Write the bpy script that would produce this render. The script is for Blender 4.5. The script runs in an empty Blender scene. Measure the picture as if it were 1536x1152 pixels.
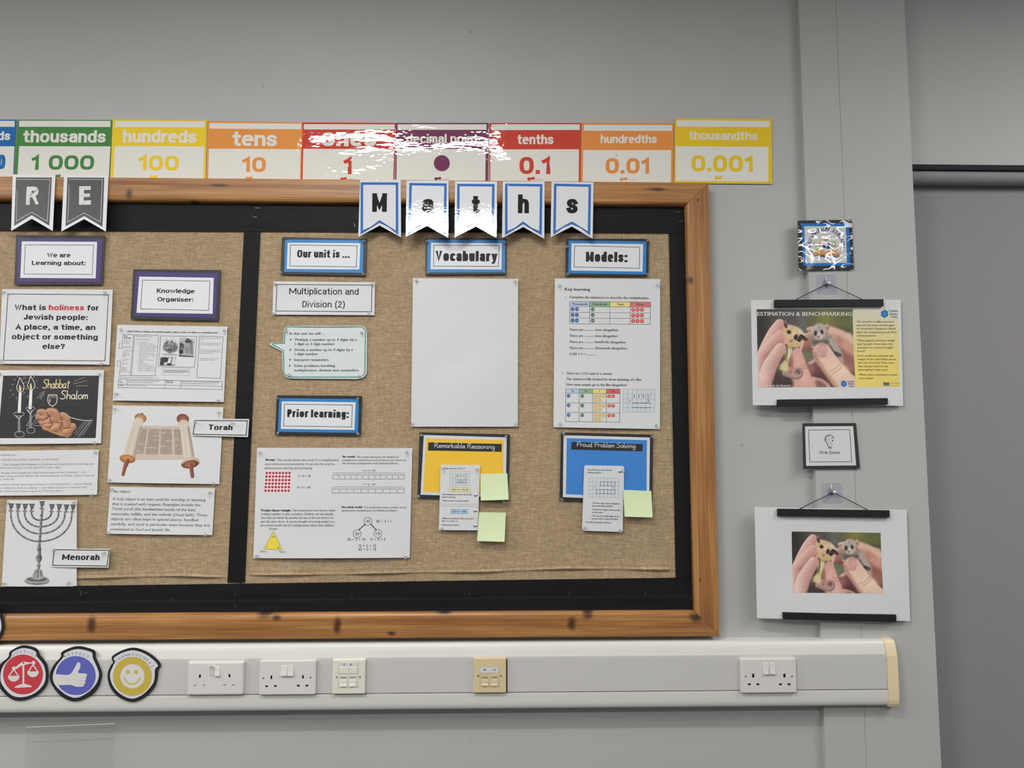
import bpy, bmesh, math, random
import numpy as np
from math import radians, pi, sin, cos
from mathutils import Vector, Matrix, Euler

random.seed(7)
rng = np.random.default_rng(5)
S = bpy.context.scene
COL = S.collection

# ------------------------------------------------------------------ camera, light, exposure
F = 1065.0                                   # focal length in pixels of the 1536x1152 frame
CAM = np.array([0.0, -1.96, 1.50])
YAW, PITCH, ROLL = radians(1.33), radians(4.8), radians(0.0)
cd = bpy.data.cameras.new('camera')
cam = bpy.data.objects.new('camera', cd)
COL.objects.link(cam)
cd.sensor_width = 36.0
cd.lens = F / 1536 * 36
cd.clip_start = 0.02
cam.location = CAM
cam.rotation_euler = (radians(90) + PITCH, ROLL, -YAW)
S.camera = cam
ROT = np.array(cam.rotation_euler.to_matrix())

world = bpy.data.worlds.new('room_ambient')
S.world = world
world.use_nodes = True
world.node_tree.nodes['Background'].inputs[0].default_value = (0.93, 0.97, 1.0, 1)
world.node_tree.nodes['Background'].inputs[1].default_value = 0.20

def ceiling_lamp(name, x, y, sx, sy, power, z=2.96, col=(1.0, 0.99, 0.968)):
    l = bpy.data.lights.new(name, 'AREA')
    l.shape = 'RECTANGLE'
    l.size, l.size_y = sx, sy
    l.energy = power
    l.color = col
    o = bpy.data.objects.new(name, l)
    COL.objects.link(o)
    o.location = (x, y, z)
    return o

ceiling_lamp('ceiling_lamp', -0.44, -1.40, 0.95, 0.10, 23)
ceiling_lamp('ceiling_lamp', 2.4, -1.5, 1.20, 1.20, 36)
ceiling_lamp('ceiling_lamp', -3.4, -1.5, 1.20, 1.20, 74)
ceiling_lamp('ceiling_lamp', -1.5, -2.4, 0.95, 0.22, 14)  # extra lamp added only to brighten the upper left wall
ceiling_lamp('ceiling_lamp', -0.4, -3.4, 0.95, 0.40, 26)
ceiling_lamp('ceiling_lamp', 2.2, -3.4, 0.95, 0.40, 22)
ceiling_lamp('ceiling_lamp', -2.6, -3.4, 0.95, 0.40, 26)

S.view_settings.view_transform = 'Standard'
S.view_settings.look = 'None'
S.view_settings.gamma = 1.0
S.view_settings.use_curve_mapping = False
S.view_settings.exposure = 0.20

# ------------------------------------------------------------------ geometry of the place
Y_WALL, Y_STRIP = 0.0, -0.020
Y_HESS, Y_BORD, Y_PAPER, Y_LABEL = -0.012, -0.0140, -0.0175, -0.0210
Y_FRAME, Y_TRUNK = -0.035, -0.050

def ray(px, py):
    px = np.asarray(px, float); py = np.asarray(py, float)
    d = np.stack([(px - 768) / F, -(py - 576) / F, -np.ones_like(px)], -1)
    return d @ ROT.T

def onplane(px, py, p0, n):
    d = ray(px, py)
    t = ((np.asarray(p0) - CAM) @ n) / (d @ n)
    return CAM + d * t[..., None]

def at(px, py, y):
    """point of the plane y = const that is seen at this place of the photograph"""
    return onplane(px, py, (0, y, 0), np.array([0, 1.0, 0]))

def lin(c):
    c = np.asarray(c, float) / 255.0
    return np.where(c <= 0.04045, c / 12.92, ((c + 0.055) / 1.055) ** 2.4)

LIGHT = 0.86                                # white paper of albedo 0.8 looks like (206,206,206)
def albedo(c):
    return np.clip(lin(c) / LIGHT, 0.002, 0.93)

# ------------------------------------------------------------------ materials
MATS = {}
def nodemat(name):
    m = bpy.data.materials.new(name)
    m.use_nodes = True
    nt = m.node_tree
    return m, nt, nt.nodes['Principled BSDF']

FIN = {'matte': (0.8, 0.25), 'paper': (0.62, 0.35), 'satin': (0.42, 0.5), 'gloss': (0.03, 0.5), 'pgloss': (0.03, 0.5), 'film': (0.06, 0.6),
       'plastic': (0.32, 0.5), 'metal': (0.3, 0.5)}

def add_wave_bump(nt, p, sx, sz, strength, dist, detail=3.0, kind='FBM'):
    tc = nt.nodes.new('ShaderNodeTexCoord')
    mp = nt.nodes.new('ShaderNodeMapping')
    mp.inputs['Scale'].default_value = (sx, 1, sz)
    nz = nt.nodes.new('ShaderNodeTexNoise')
    nz.noise_type = kind
    nz.inputs['Scale'].default_value = 1.0
    nz.inputs['Detail'].default_value = detail
    nz.inputs['Roughness'].default_value = 0.6
    b = nt.nodes.new('ShaderNodeBump')
    b.inputs['Strength'].default_value = strength
    b.inputs['Distance'].default_value = dist
    nt.links.new(tc.outputs['Object'], mp.inputs['Vector'])
    nt.links.new(mp.outputs['Vector'], nz.inputs['Vector'])
    nt.links.new(nz.outputs['Fac'], b.inputs['Height'])
    nt.links.new(b.outputs['Normal'], p.inputs['Normal'])

def M(c, fin='paper'):
    key = (tuple(c), fin)
    if key in MATS:
        return MATS[key]
    m, nt, p = nodemat('%s_%d_%d_%d' % ((fin,) + tuple(int(v) for v in c)))
    a = albedo(c)
    p.inputs['Base Color'].default_value = (*a, 1)
    r, s = FIN[fin]
    p.inputs['Roughness'].default_value = r
    p.inputs['Specular IOR Level'].default_value = s
    if fin == 'metal':
        p.inputs['Metallic'].default_value = 1.0
    if fin == 'gloss':
        add_wave_bump(nt, p, 30, 75, 0.30, 0.0011, 1.5)
    if fin == 'pgloss':
        add_wave_bump(nt, p, 75, 150, 0.4, 0.0006, 2)
    if fin == 'film':
        add_wave_bump(nt, p, 26, 30, 0.8, 0.006, 3, 'RIDGED_MULTIFRACTAL')
    MATS[key] = m
    return m

def mat_wall(name, c, bump=0.12, spots=()):
    m, nt, p = nodemat(name)
    N, L = nt.nodes, nt.links
    tc = N.new('ShaderNodeTexCoord')
    n1 = N.new('ShaderNodeTexNoise'); n1.inputs['Scale'].default_value = 3.0; n1.inputs['Detail'].default_value = 4
    n2 = N.new('ShaderNodeTexNoise'); n2.inputs['Scale'].default_value = 420.0; n2.inputs['Detail'].default_value = 2
    mx = N.new('ShaderNodeMixRGB'); mx.inputs['Fac'].default_value = 0.5
    a = albedo(c)
    rmp = N.new('ShaderNodeValToRGB')
    rmp.color_ramp.elements[0].position = 0.3; rmp.color_ramp.elements[0].color = (*(a * 0.95), 1)
    rmp.color_ramp.elements[1].position = 0.7; rmp.color_ramp.elements[1].color = (*(a * 1.04), 1)
    L.new(tc.outputs['Object'], n1.inputs['Vector']); L.new(tc.outputs['Object'], n2.inputs['Vector'])
    L.new(n1.outputs['Fac'], mx.inputs[1]); L.new(n2.outputs['Fac'], mx.inputs[2])
    L.new(mx.outputs[0], rmp.inputs['Fac'])
    cur = rmp.outputs['Color']
    for sx, sz, r, k in spots:               # small scuffs on the paint
        vd = N.new('ShaderNodeVectorMath'); vd.operation = 'DISTANCE'
        vd.inputs[1].default_value = (sx, 0, sz)
        L.new(tc.outputs['Object'], vd.inputs[0])
        mr = N.new('ShaderNodeMapRange')
        mr.inputs['From Min'].default_value = r * .4; mr.inputs['From Max'].default_value = r
        mr.inputs['To Min'].default_value = k; mr.inputs['To Max'].default_value = 0
        L.new(vd.outputs['Value'], mr.inputs['Value'])
        m2 = N.new('ShaderNodeMixRGB'); L.new(mr.outputs[0], m2.inputs['Fac']); L.new(cur, m2.inputs[1])
        m2.inputs[2].default_value = (.03, .03, .032, 1)
        cur = m2.outputs[0]
    L.new(cur, p.inputs['Base Color'])
    b = N.new('ShaderNodeBump'); b.inputs['Strength'].default_value = bump; b.inputs['Distance'].default_value = 0.001
    L.new(n2.outputs['Fac'], b.inputs['Height']); L.new(b.outputs['Normal'], p.inputs['Normal'])
    p.inputs['Roughness'].default_value = 0.55
    p.inputs['Specular IOR Level'].default_value = 0.3
    return m

def mat_hessian():
    m, nt, p = nodemat('hessian')
    N, L = nt.nodes, nt.links
    tc = N.new('ShaderNodeTexCoord')
    def noise(sx, sz, detail, seed):
        mp = N.new('ShaderNodeMapping'); mp.inputs['Scale'].default_value = (sx, 1, sz)
        mp.inputs['Location'].default_value = (seed, seed, seed)
        nz = N.new('ShaderNodeTexNoise'); nz.inputs['Scale'].default_value = 1; nz.inputs['Detail'].default_value = detail
        L.new(tc.outputs['Object'], mp.inputs['Vector']); L.new(mp.outputs['Vector'], nz.inputs['Vector'])
        return nz.outputs['Fac']
    weft = noise(60, 560, 2, 1.3)        # horizontal threads
    warp = noise(560, 50, 2, 7.7)        # vertical threads
    slub = noise(16, 200, 3, 3.1)
    fine = noise(700, 700, 1, 5.0)
    broad = noise(3.5, 3.5, 3, 9.0)
    def ma(op, a, b):
        n = N.new('ShaderNodeMath'); n.operation = op
        for i, v in enumerate((a, b)):
            if isinstance(v, (int, float)): n.inputs[i].default_value = v
            else: L.new(v, n.inputs[i])
        return n.outputs[0]
    h = ma('ADD', ma('MULTIPLY', weft, 0.36), ma('MULTIPLY', warp, 0.26))
    h = ma('ADD', h, ma('MULTIPLY', slub, 0.16))
    h = ma('ADD', h, ma('MULTIPLY', fine, 0.14))
    h = ma('ADD', h, ma('MULTIPLY', broad, 0.10))
    r = N.new('ShaderNodeValToRGB')
    e = r.color_ramp.elements
    e[0].position = 0.33; e[0].color = (*albedo((122, 103, 79)), 1)
    e[1].position = 0.68; e[1].color = (*albedo((192, 170, 140)), 1)
    k = e.new(0.50); k.color = (*albedo((156, 135, 107)), 1)
    L.new(h, r.inputs['Fac']); L.new(r.outputs['Color'], p.inputs['Base Color'])
    b = N.new('ShaderNodeBump'); b.inputs['Strength'].default_value = 0.5; b.inputs['Distance'].default_value = 0.0012
    L.new(h, b.inputs['Height']); L.new(b.outputs['Normal'], p.inputs['Normal'])
    p.inputs['Roughness'].default_value = 0.95
    p.inputs['Specular IOR Level'].default_value = 0.1
    return m

def mat_pine(name, along, knots, light=1.0):
    """along: 0 = grain runs in x, 2 = grain runs in z; knots = [(x, z, size)] in metres"""
    m, nt, p = nodemat(name)
    N, L = nt.nodes, nt.links
    tc = N.new('ShaderNodeTexCoord')
    def noise(sa, sc, detail, seed, dist=0.0):
        mp = N.new('ShaderNodeMapping')
        sc3 = [sc, sc, sc]; sc3[along] = sa
        mp.inputs['Scale'].default_value = sc3
        mp.inputs['Location'].default_value = (seed, seed * .7, seed * 1.3)
        nz = N.new('ShaderNodeTexNoise'); nz.inputs['Scale'].default_value = 1
        nz.inputs['Detail'].default_value = detail; nz.inputs['Distortion'].default_value = dist
        L.new(tc.outputs['Object'], mp.inputs['Vector']); L.new(mp.outputs['Vector'], nz.inputs['Vector'])
        return nz.outputs['Fac']
    def ma(op, a, b):
        n = N.new('ShaderNodeMath'); n.operation = op
        for i, v in enumerate((a, b)):
            if isinstance(v, (int, float)): n.inputs[i].default_value = v
            else: L.new(v, n.inputs[i])
        return n.outputs[0]
    g = ma('ADD', ma('MULTIPLY', noise(1.6, 62, 4, 2.0, 0.8), 0.52), ma('MULTIPLY', noise(6, 420, 3, 8.0), 0.34))
    g = ma('ADD', g, ma('MULTIPLY', noise(3, 6, 2, 4.0), 0.15))
    r = N.new('ShaderNodeValToRGB')
    e = r.color_ramp.elements
    e[0].position = 0.36; e[0].color = (*(albedo((122, 78, 44)) * light), 1)
    e[1].position = 0.64; e[1].color = (*np.clip(albedo((184, 136, 82)) * light, 0, 1), 1)
    k = e.new(0.5); k.color = (*(albedo((154, 107, 60)) * light), 1)
    L.new(g, r.inputs['Fac'])
    cur = r.outputs['Color']
    wob = noise(40, 60, 2, 6.0)
    sep = N.new('ShaderNodeSeparateXYZ'); L.new(tc.outputs['Object'], sep.inputs[0])
    for kx, kz, ks, ax in knots:
        dx = ma('DIVIDE', ma('SUBTRACT', sep.outputs[0], float(kx)), float(ks * ax))
        dz = ma('DIVIDE', ma('SUBTRACT', sep.outputs[2], float(kz)), float(ks))
        d = ma('POWER', ma('ADD', ma('MULTIPLY', dx, dx), ma('MULTIPLY', dz, dz)), 0.5)
        d = ma('ADD', d, ma('MULTIPLY', ma('SUBTRACT', wob, 0.5), 1.3))
        mr = N.new('ShaderNodeMapRange'); mr.interpolation_type = 'SMOOTHSTEP'
        mr.inputs['From Min'].default_value = 0.30; mr.inputs['From Max'].default_value = 1.9
        mr.inputs['To Min'].default_value = 0.9; mr.inputs['To Max'].default_value = 0.0
        L.new(d, mr.inputs['Value'])
        mx = N.new('ShaderNodeMixRGB')
        L.new(mr.outputs[0], mx.inputs['Fac']); L.new(cur, mx.inputs[1])
        mx.inputs[2].default_value = (*albedo((58, 34, 24)), 1)
        cur = mx.outputs[0]
    L.new(cur, p.inputs['Base Color'])
    p.inputs['Roughness'].default_value = 0.38
    b = N.new('ShaderNodeBump'); b.inputs['Strength'].default_value = 0.15; b.inputs['Distance'].default_value = 0.001
    L.new(g, b.inputs['Height']); L.new(b.outputs['Normal'], p.inputs['Normal'])
    return m

def mat_black_paper():
    m, nt, p = nodemat('black_border_paper')
    p.inputs['Base Color'].default_value = (*albedo((25, 24, 26)), 1)
    p.inputs['Roughness'].default_value = 0.55
    p.inputs['Specular IOR Level'].default_value = 0.16
    add_wave_bump(nt, p, 9, 22, 0.35, 0.006, 3)
    return m

def mat_paint():
    m, nt, p = nodemat('printed_picture')
    a = nt.nodes.new('ShaderNodeVertexColor')
    a.layer_name = 'ink'
    nt.links.new(a.outputs['Color'], p.inputs['Base Color'])
    p.inputs['Roughness'].default_value = 0.55
    p.inputs['Specular IOR Level'].default_value = 0.35
    return m

def mat_clear(name, tint, gloss=0.10, cover=0.0, cover_col=(200, 200, 205)):
    m = bpy.data.materials.new(name)
    m.use_nodes = True
    nt = m.node_tree
    nt.nodes.remove(nt.nodes['Principled BSDF'])
    out = nt.nodes['Material Output']
    t = nt.nodes.new('ShaderNodeBsdfTransparent'); t.inputs[0].default_value = (*tint, 1)
    g = nt.nodes.new('ShaderNodeBsdfGlossy'); g.inputs['Roughness'].default_value = 0.08
    d = nt.nodes.new('ShaderNodeBsdfDiffuse'); d.inputs[0].default_value = (*albedo(cover_col), 1)
    lw = nt.nodes.new('ShaderNodeLayerWeight'); lw.inputs['Blend'].default_value = gloss
    m0 = nt.nodes.new('ShaderNodeMixShader'); m0.inputs[0].default_value = cover
    m1 = nt.nodes.new('ShaderNodeMixShader')
    nt.links.new(t.outputs[0], m0.inputs[1]); nt.links.new(d.outputs[0], m0.inputs[2])
    nt.links.new(lw.outputs['Fresnel'], m1.inputs[0])
    nt.links.new(m0.outputs[0], m1.inputs[1]); nt.links.new(g.outputs[0], m1.inputs[2])
    nt.links.new(m1.outputs[0], out.inputs['Surface'])
    return m

# ------------------------------------------------------------------ mesh building
class MB:
    def __init__(s):
        s.v, s.f, s.mi, s.mats, s.n, s.ink = [], [], [], [], 0, {}
    def slot(s, m):
        if m not in s.mats: s.mats.append(m)
        return s.mats.index(m)
    def add(s, v, f, m):
        v = np.asarray(v, float).reshape(-1, 3)
        k = s.slot(m)
        s.v.append(v)
        n = s.n
        s.f.extend([tuple(i + n for i in q) for q in f])
        s.mi.extend([k] * len(f))
        s.n += len(v)
        return n
    def front(s, v, f, m):
        """flat pieces that look into the room (towards -y)"""
        v = np.asarray(v, float).reshape(-1, 3)
        out = []
        for q in f:
            a = 0.0
            for i in range(len(q)):
                p, r = v[q[i]], v[q[(i + 1) % len(q)]]
                a += p[0] * r[2] - r[0] * p[2]
            out.append(tuple(q) if a > 0 else tuple(reversed(q)))
        return s.add(v, out, m)
    def closed(s, v, f, m):
        """closed body, faces turned outwards"""
        bm = bmesh.new()
        bv = [bm.verts.new(p) for p in np.asarray(v, float)]
        for q in f:
            try: bm.faces.new([bv[i] for i in q])
            except ValueError: pass
        bmesh.ops.recalc_face_normals(bm, faces=bm.faces)
        bm.verts.index_update()
        fs = [[w.index for w in q.verts] for q in bm.faces]
        bm.free()
        s.add(v, fs, m)
    def build(s, name, parent=None, smooth=False, origin=None):
        me = bpy.data.meshes.new(name)
        v = np.concatenate(s.v) if s.v else np.zeros((0, 3))
        if origin is not None: v = v - np.asarray(origin)
        elif parent is not None:
            q = parent
            while q is not None:
                v = v - np.asarray(q.location)
                q = q.parent
        me.from_pydata(v.tolist(), [], s.f)
        for m in s.mats: me.materials.append(m)
        me.polygons.foreach_set('material_index', s.mi)
        if smooth: me.polygons.foreach_set('use_smooth', [True] * len(s.f))
        if s.ink:
            ca = me.color_attributes.new('ink', 'FLOAT_COLOR', 'POINT')
            arr = np.ones((len(v), 4))
            for st, c in s.ink.items(): arr[st:st + len(c), :3] = c
            ca.data.foreach_set('color', arr.ravel())
        me.update()
        o = bpy.data.objects.new(name, me)
        COL.objects.link(o)
        if origin is not None: o.location = origin
        if parent is not None: o.parent = parent
        return o

def empty(name, loc):
    o = bpy.data.objects.new(name, None)
    o.empty_display_size = 0.03
    COL.objects.link(o)
    o.location = [float(x) for x in loc]
    return o

def tag(o, label, cat, group=None):
    o['label'] = label
    o['category'] = cat
    if group: o['group'] = group
    return o

def structure(o):
    o['kind'] = 'structure'
    return o

def box(mb, x0, x1, y0, y1, z0, z1, m, bev=0.0):
    if bev <= 0:
        v = [(x, y, z) for x in (x0, x1) for y in (y0, y1) for z in (z0, z1)]
        f = [(0, 1, 3, 2), (4, 6, 7, 5), (0, 4, 5, 1), (2, 3, 7, 6), (0, 2, 6, 4), (1, 5, 7, 3)]
        mb.closed(v, f, m)
        return
    bm = bmesh.new()
    bmesh.ops.create_cube(bm, size=1)
    for w in bm.verts:
        w.co = Vector((x0 + (w.co.x + .5) * (x1 - x0), y0 + (w.co.y + .5) * (y1 - y0), z0 + (w.co.z + .5) * (z1 - z0)))
    bmesh.ops.bevel(bm, geom=bm.edges[:], offset=bev, segments=3, profile=0.5, affect='EDGES')
    bm.verts.index_update()
    mb.add([tuple(w.co) for w in bm.verts], [[w.index for w in q.verts] for q in bm.faces], m)
    bm.free()

def prism_x(mb, prof, x0, x1, m):
    n = len(prof)
    v = [(x0, y, z) for y, z in prof] + [(x1, y, z) for y, z in prof]
    f = [(i, (i + 1) % n, n + (i + 1) % n, n + i) for i in range(n)] + [tuple(range(n)), tuple(range(n, 2 * n))]
    mb.closed(v, f, m)

def tube(mb, pts, r, m, seg=8):
    pts = [Vector(p) for p in pts]
    v, f = [], []
    for i, p in enumerate(pts):
        t = (pts[min(i + 1, len(pts) - 1)] - pts[max(i - 1, 0)]).normalized()
        a = t.cross(Vector((0, 1, 0.01))).normalized(); b = t.cross(a)
        rr = r[i] if isinstance(r, (list, tuple)) else r
        for k in range(seg):
            w = 2 * pi * k / seg
            v.append(tuple(p + (a * cos(w) + b * sin(w)) * rr))
    for i in range(len(pts) - 1):
        for k in range(seg):
            f.append((i * seg + k, i * seg + (k + 1) % seg, (i + 1) * seg + (k + 1) % seg, (i + 1) * seg + k))
    f.append(tuple(range(seg))); f.append(tuple(range((len(pts) - 1) * seg, len(pts) * seg)))
    mb.closed(v, f, m)

def lathe(mb, prof, origin, axis, m, seg=14):
    """prof = [(radius, height along axis)]"""
    q = Vector((0, 0, 1)).rotation_difference(Vector(axis).normalized())
    v, f = [], []
    for r, h in prof:
        for k in range(seg):
            w = 2 * pi * k / seg
            v.append(tuple(q @ Vector((max(r, 1e-5) * cos(w), max(r, 1e-5) * sin(w), h)) + Vector(origin)))
    for i in range(len(prof) - 1):
        for k in range(seg):
            f.append((i * seg + k, i * seg + (k + 1) % seg, (i + 1) * seg + (k + 1) % seg, (i + 1) * seg + k))
    f.append(tuple(range(seg))); f.append(tuple(range((len(prof) - 1) * seg, len(prof) * seg)))
    mb.closed(v, f, m)

# ------------------------------------------------------------------ sheets: flat or slightly curved things on the wall
EPS = 0.00009
class Surf:
    """a sheet's face: measured corners TL TR BR BL in a zoomed crop (ox, oy, scale) -> points on a real plane"""
    def __init__(s, zoom, corners, y, tilt=0.0, bump=0.0, wave=0.0, seed=0, lift=0.0):
        s.ox, s.oy, s.k = zoom
        s.c = np.array(corners, float)
        s.n = np.array([0, -cos(tilt), sin(tilt)])
        top = (s.c[0] + s.c[1]) / 2
        if tilt:
            s.p0 = at(np.array(s.ox + top[0] * s.k), np.array(s.oy + top[1] * s.k), y)
        else:
            s.p0 = np.array([0, y, 0])
        s.bump, s.wave, s.seed, s.lift = bump, wave, seed, lift
        tl, tr, br, bl = s.c
        s.w = (np.linalg.norm(tr - tl) + np.linalg.norm(br - bl)) / 2
        s.h = (np.linalg.norm(bl - tl) + np.linalg.norm(br - tr)) / 2
        s.slope = ((tr[1] - tl[1]) / (tr[0] - tl[0]) + (br[1] - bl[1]) / (br[0] - bl[0])) / 2
        s.lean = ((bl[0] - tl[0]) / (bl[1] - tl[1]) + (br[0] - tr[0]) / (br[1] - tr[1])) / 2
    def uv(s, q):
        tl, tr, br, bl = s.c
        v = np.clip((q[:, 1] - tl[1] - (q[:, 0] - tl[0]) * s.slope) / s.h, 0, 1)
        l = tl[0] + (bl[0] - tl[0]) * v
        r = tr[0] + (br[0] - tr[0]) * v
        return np.clip((q[:, 0] - l) / (r - l), 0, 1), v
    def disp(s, q):
        u, v = s.uv(q)
        d = s.bump * np.sin(pi * u) * v ** 3 + s.bump * 0.35 * np.sin(pi * u) * (1 - v) ** 4
        d = d + s.wave * (np.sin(3.1 * u + 4.0 * v + s.seed) * np.sin(pi * u) * np.sin(pi * v) + 0.5 * np.sin(7 * v + s.seed) * np.sin(pi * v) * u * (1 - u) * 4)
        d = d + s.lift * np.maximum(0, u * v - 0.55) ** 2 * 4
        return np.maximum(d, -0.0004)
    def P(s, q, off=0.0):
        q = np.asarray(q, float).reshape(-1, 2)
        p = onplane(s.ox + q[:, 0] * s.k, s.oy + q[:, 1] * s.k, s.p0, s.n)
        return p + s.n * (s.disp(q) + off)[:, None]
    def center(s):
        p = s.P([s.c.mean(0)])[0]
        return p

def bil(c, n, m=None):
    m = m or n
    c = np.asarray(c, float)
    u, v = np.meshgrid(np.linspace(0, 1, n + 1), np.linspace(0, 1, m + 1))
    u, v = u[..., None], v[..., None]
    g = c[0] * (1 - u) * (1 - v) + c[1] * u * (1 - v) + c[2] * u * v + c[3] * (1 - u) * v
    f = [(j * (n + 1) + i, j * (n + 1) + i + 1, (j + 1) * (n + 1) + i + 1, (j + 1) * (n + 1) + i) for j in range(m) for i in range(n)]
    return g.reshape(-1, 2), f

def slab(mb, s, m, corners=None, th=0.0004, n=14, lv=0):
    """rectangular sheet with its thickness"""
    q, f = bil(s.c if corners is None else corners, n)
    a, b = s.P(q, lv * EPS), s.P(q, lv * EPS - th)
    k = len(q)
    fs = list(f) + [tuple(i + k for i in reversed(x)) for x in f]
    N1 = n + 1
    ring = [i for i in range(n)] + [i * N1 + n for i in range(n)] + [n * N1 + n - i for i in range(n)] + [(n - i) * N1 for i in range(n)]
    for i in range(len(ring)):
        x, y = ring[i], ring[(i + 1) % len(ring)]
        fs.append((x, y, y + k, x + k))
    mb.closed(np.concatenate([a, b]), fs, m)

def slab_poly(mb, s, outline, m, th=0.0008, lv=0):
    a, b = s.P(outline, lv * EPS), s.P(outline, lv * EPS - th)
    k = len(a)
    fs = [tuple(range(k)), tuple(range(k, 2 * k))] + [(i, (i + 1) % k, k + (i + 1) % k, k + i) for i in range(k)]
    mb.closed(np.concatenate([a, b]), fs, m)

def quad(mb, s, c, m, lv=1, n=None):
    c = np.asarray(c, float)
    if n is None:
        ext = max(np.ptp(c[:, 0]) / s.w, np.ptp(c[:, 1]) / s.h)
        n = int(max(1, min(14, round(ext * 14)))) if (s.bump or s.wave or s.lift) else 1
    q, f = bil(c, n)
    mb.front(s.P(q, lv * EPS), f, m)

def rect(mb, s, x0, y0, x1, y1, m, lv=1):
    """rectangle that follows the sheet's own slope and lean"""
    xm, ym = (x0 + x1) / 2, (y0 + y1) / 2
    def w(x, y): return (x + (y - ym) * s.lean, y + (x - xm) * s.slope)
    quad(mb, s, [w(x0, y0), w(x1, y0), w(x1, y1), w(x0, y1)], m, lv)

def poly(mb, s, pts, m, lv=1):
    mb.front(s.P(pts, lv * EPS), [tuple(range(len(pts)))], m)

def disc(mb, s, cx, cy, rx, m, lv=1, ry=None, n=20, a0=0, a1=2 * pi):
    ry = ry or rx
    t = np.linspace(a0, a1, n, endpoint=abs(a1 - a0) < 6.28)
    poly(mb, s, np.stack([cx + rx * np.cos(t), cy + ry * np.sin(t)], 1), m, lv)

def arc(cx, cy, rx, ry, a0, a1, n=16):
    t = np.radians(np.linspace(a0, a1, n))
    return [(cx + rx * cos(x), cy + ry * sin(x)) for x in t]

def smooth(pts, n=6, closed=False):
    """Catmull-Rom through the points"""
    p = [np.array(x, float) for x in pts]
    if len(p) < 3 and not closed: return [tuple(x) for x in p]
    out = []
    N = len(p)
    for i in range(N if closed else N - 1):
        g = lambda j: p[j % N] if closed else p[min(max(j, 0), N - 1)]
        a, b, c, d = g(i - 1), g(i), g(i + 1), g(i + 2)
        for k in range(n):
            t = k / n
            out.append(tuple(0.5 * (2 * b + (c - a) * t + (2 * a - 5 * b + 4 * c - d) * t * t + (3 * b - a - 3 * c + d) * t ** 3)))
    if not closed: out.append(tuple(p[-1]))
    return out

def line(mb, s, pts, w, m, lv=2, closed=False):
    """drawn line of width w (zoom units); w may be a list"""
    p = [np.array(x, float) for x in pts]
    if closed: p = p + [p[0]]
    seg = []
    step = max(s.w, s.h) / 14.0
    flat = not (s.bump or s.wave or s.lift)
    for i in range(len(p) - 1):
        k = 1 if flat else max(1, int(np.linalg.norm(p[i + 1] - p[i]) / step))
        for j in range(k): seg.append(p[i] + (p[i + 1] - p[i]) * j / k)
    seg.append(p[-1])
    p = seg
    N = len(p)
    L, R = [], []
    for i in range(N):
        if closed and i in (0, N - 1):
            d0, d1 = p[N - 1] - p[N - 2], p[1] - p[0]
        else:
            d0 = p[i] - p[i - 1] if i > 0 else p[1] - p[0]
            d1 = p[i + 1] - p[i] if i < N - 1 else d0
        d0 = d0 / (np.linalg.norm(d0) + 1e-9); d1 = d1 / (np.linalg.norm(d1) + 1e-9)
        t = d0 + d1
        if np.linalg.norm(t) < 0.2: t = d1
        t = t / np.linalg.norm(t)
        nn = np.array([-t[1], t[0]])
        c = max(0.45, abs(nn @ np.array([-d1[1], d1[0]])))
        ww = (w[min(i, len(w) - 1)] if isinstance(w, (list, tuple)) else w) / 2 / c
        L.append(p[i] + nn * ww); R.append(p[i] - nn * ww)
    v = s.P(np.array(L + R), lv * EPS)
    mb.front(v, [(i, i + 1, N + i + 1, N + i) for i in range(N - 1)], m)

def frame(mb, s, c, w, m, lv=2):
    line(mb, s, c, w, m, lv, closed=True)

_fc = bpy.data.curves.new('lettering_source', 'FONT')
_fc.dimensions = '2D'; _fc.fill_mode = 'FRONT'
_fo = bpy.data.objects.new('lettering_source', _fc)
_tc = {}
CAPH = 0.682
def glyphs(txt, res):
    k = (txt, res)
    if k not in _tc:
        _fc.body = txt; _fc.resolution_u = res
        me = _fo.to_mesh()
        v = np.zeros(len(me.vertices) * 3); me.vertices.foreach_get('co', v)
        f = [tuple(q.vertices) for q in me.polygons]
        _tc[k] = (v.reshape(-1, 3)[:, :2].copy(), f)
        _fo.to_mesh_clear()
    return _tc[k]

def text(mb, s, txt, x0, x1, base, cap, m, lv=3, bold=0.0, res=None, ital=0.0, boldx=None, squash=1.0):
    if res is None: res = 3 if cap * s.k > 9 else 2
    v, f = glyphs(txt, res)
    if len(v) == 0: return
    mn, mx = v[:, 0].min(), v[:, 0].max()
    sy = cap / CAPH
    bx = bold if boldx is None else boldx
    if x1 is None: sx = sy * squash
    else: sx = (x1 - x0 - 2 * bx) / (mx - mn)
    X = x0 + bx + (v[:, 0] - mn) * sx
    Y = -v[:, 1] * sy
    X = X + Y * s.lean - Y * ital
    xm = x0 + (mx - mn) * sx / 2
    Y = base + Y + (X - xm) * s.slope
    offs = [(0, 0)]
    if bx or bold:
        offs += [(bx * cos(a), bold * sin(a)) for a in np.linspace(0, 2 * pi, 8, endpoint=False)] if cap * s.k > 7 else [(-bx, 0), (bx, 0)]
    for i, (dx, dy) in enumerate(offs):
        mb.front(s.P(np.stack([X + dx, Y + dy], 1), (lv + i * 0.03) * EPS), f, m)

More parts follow.
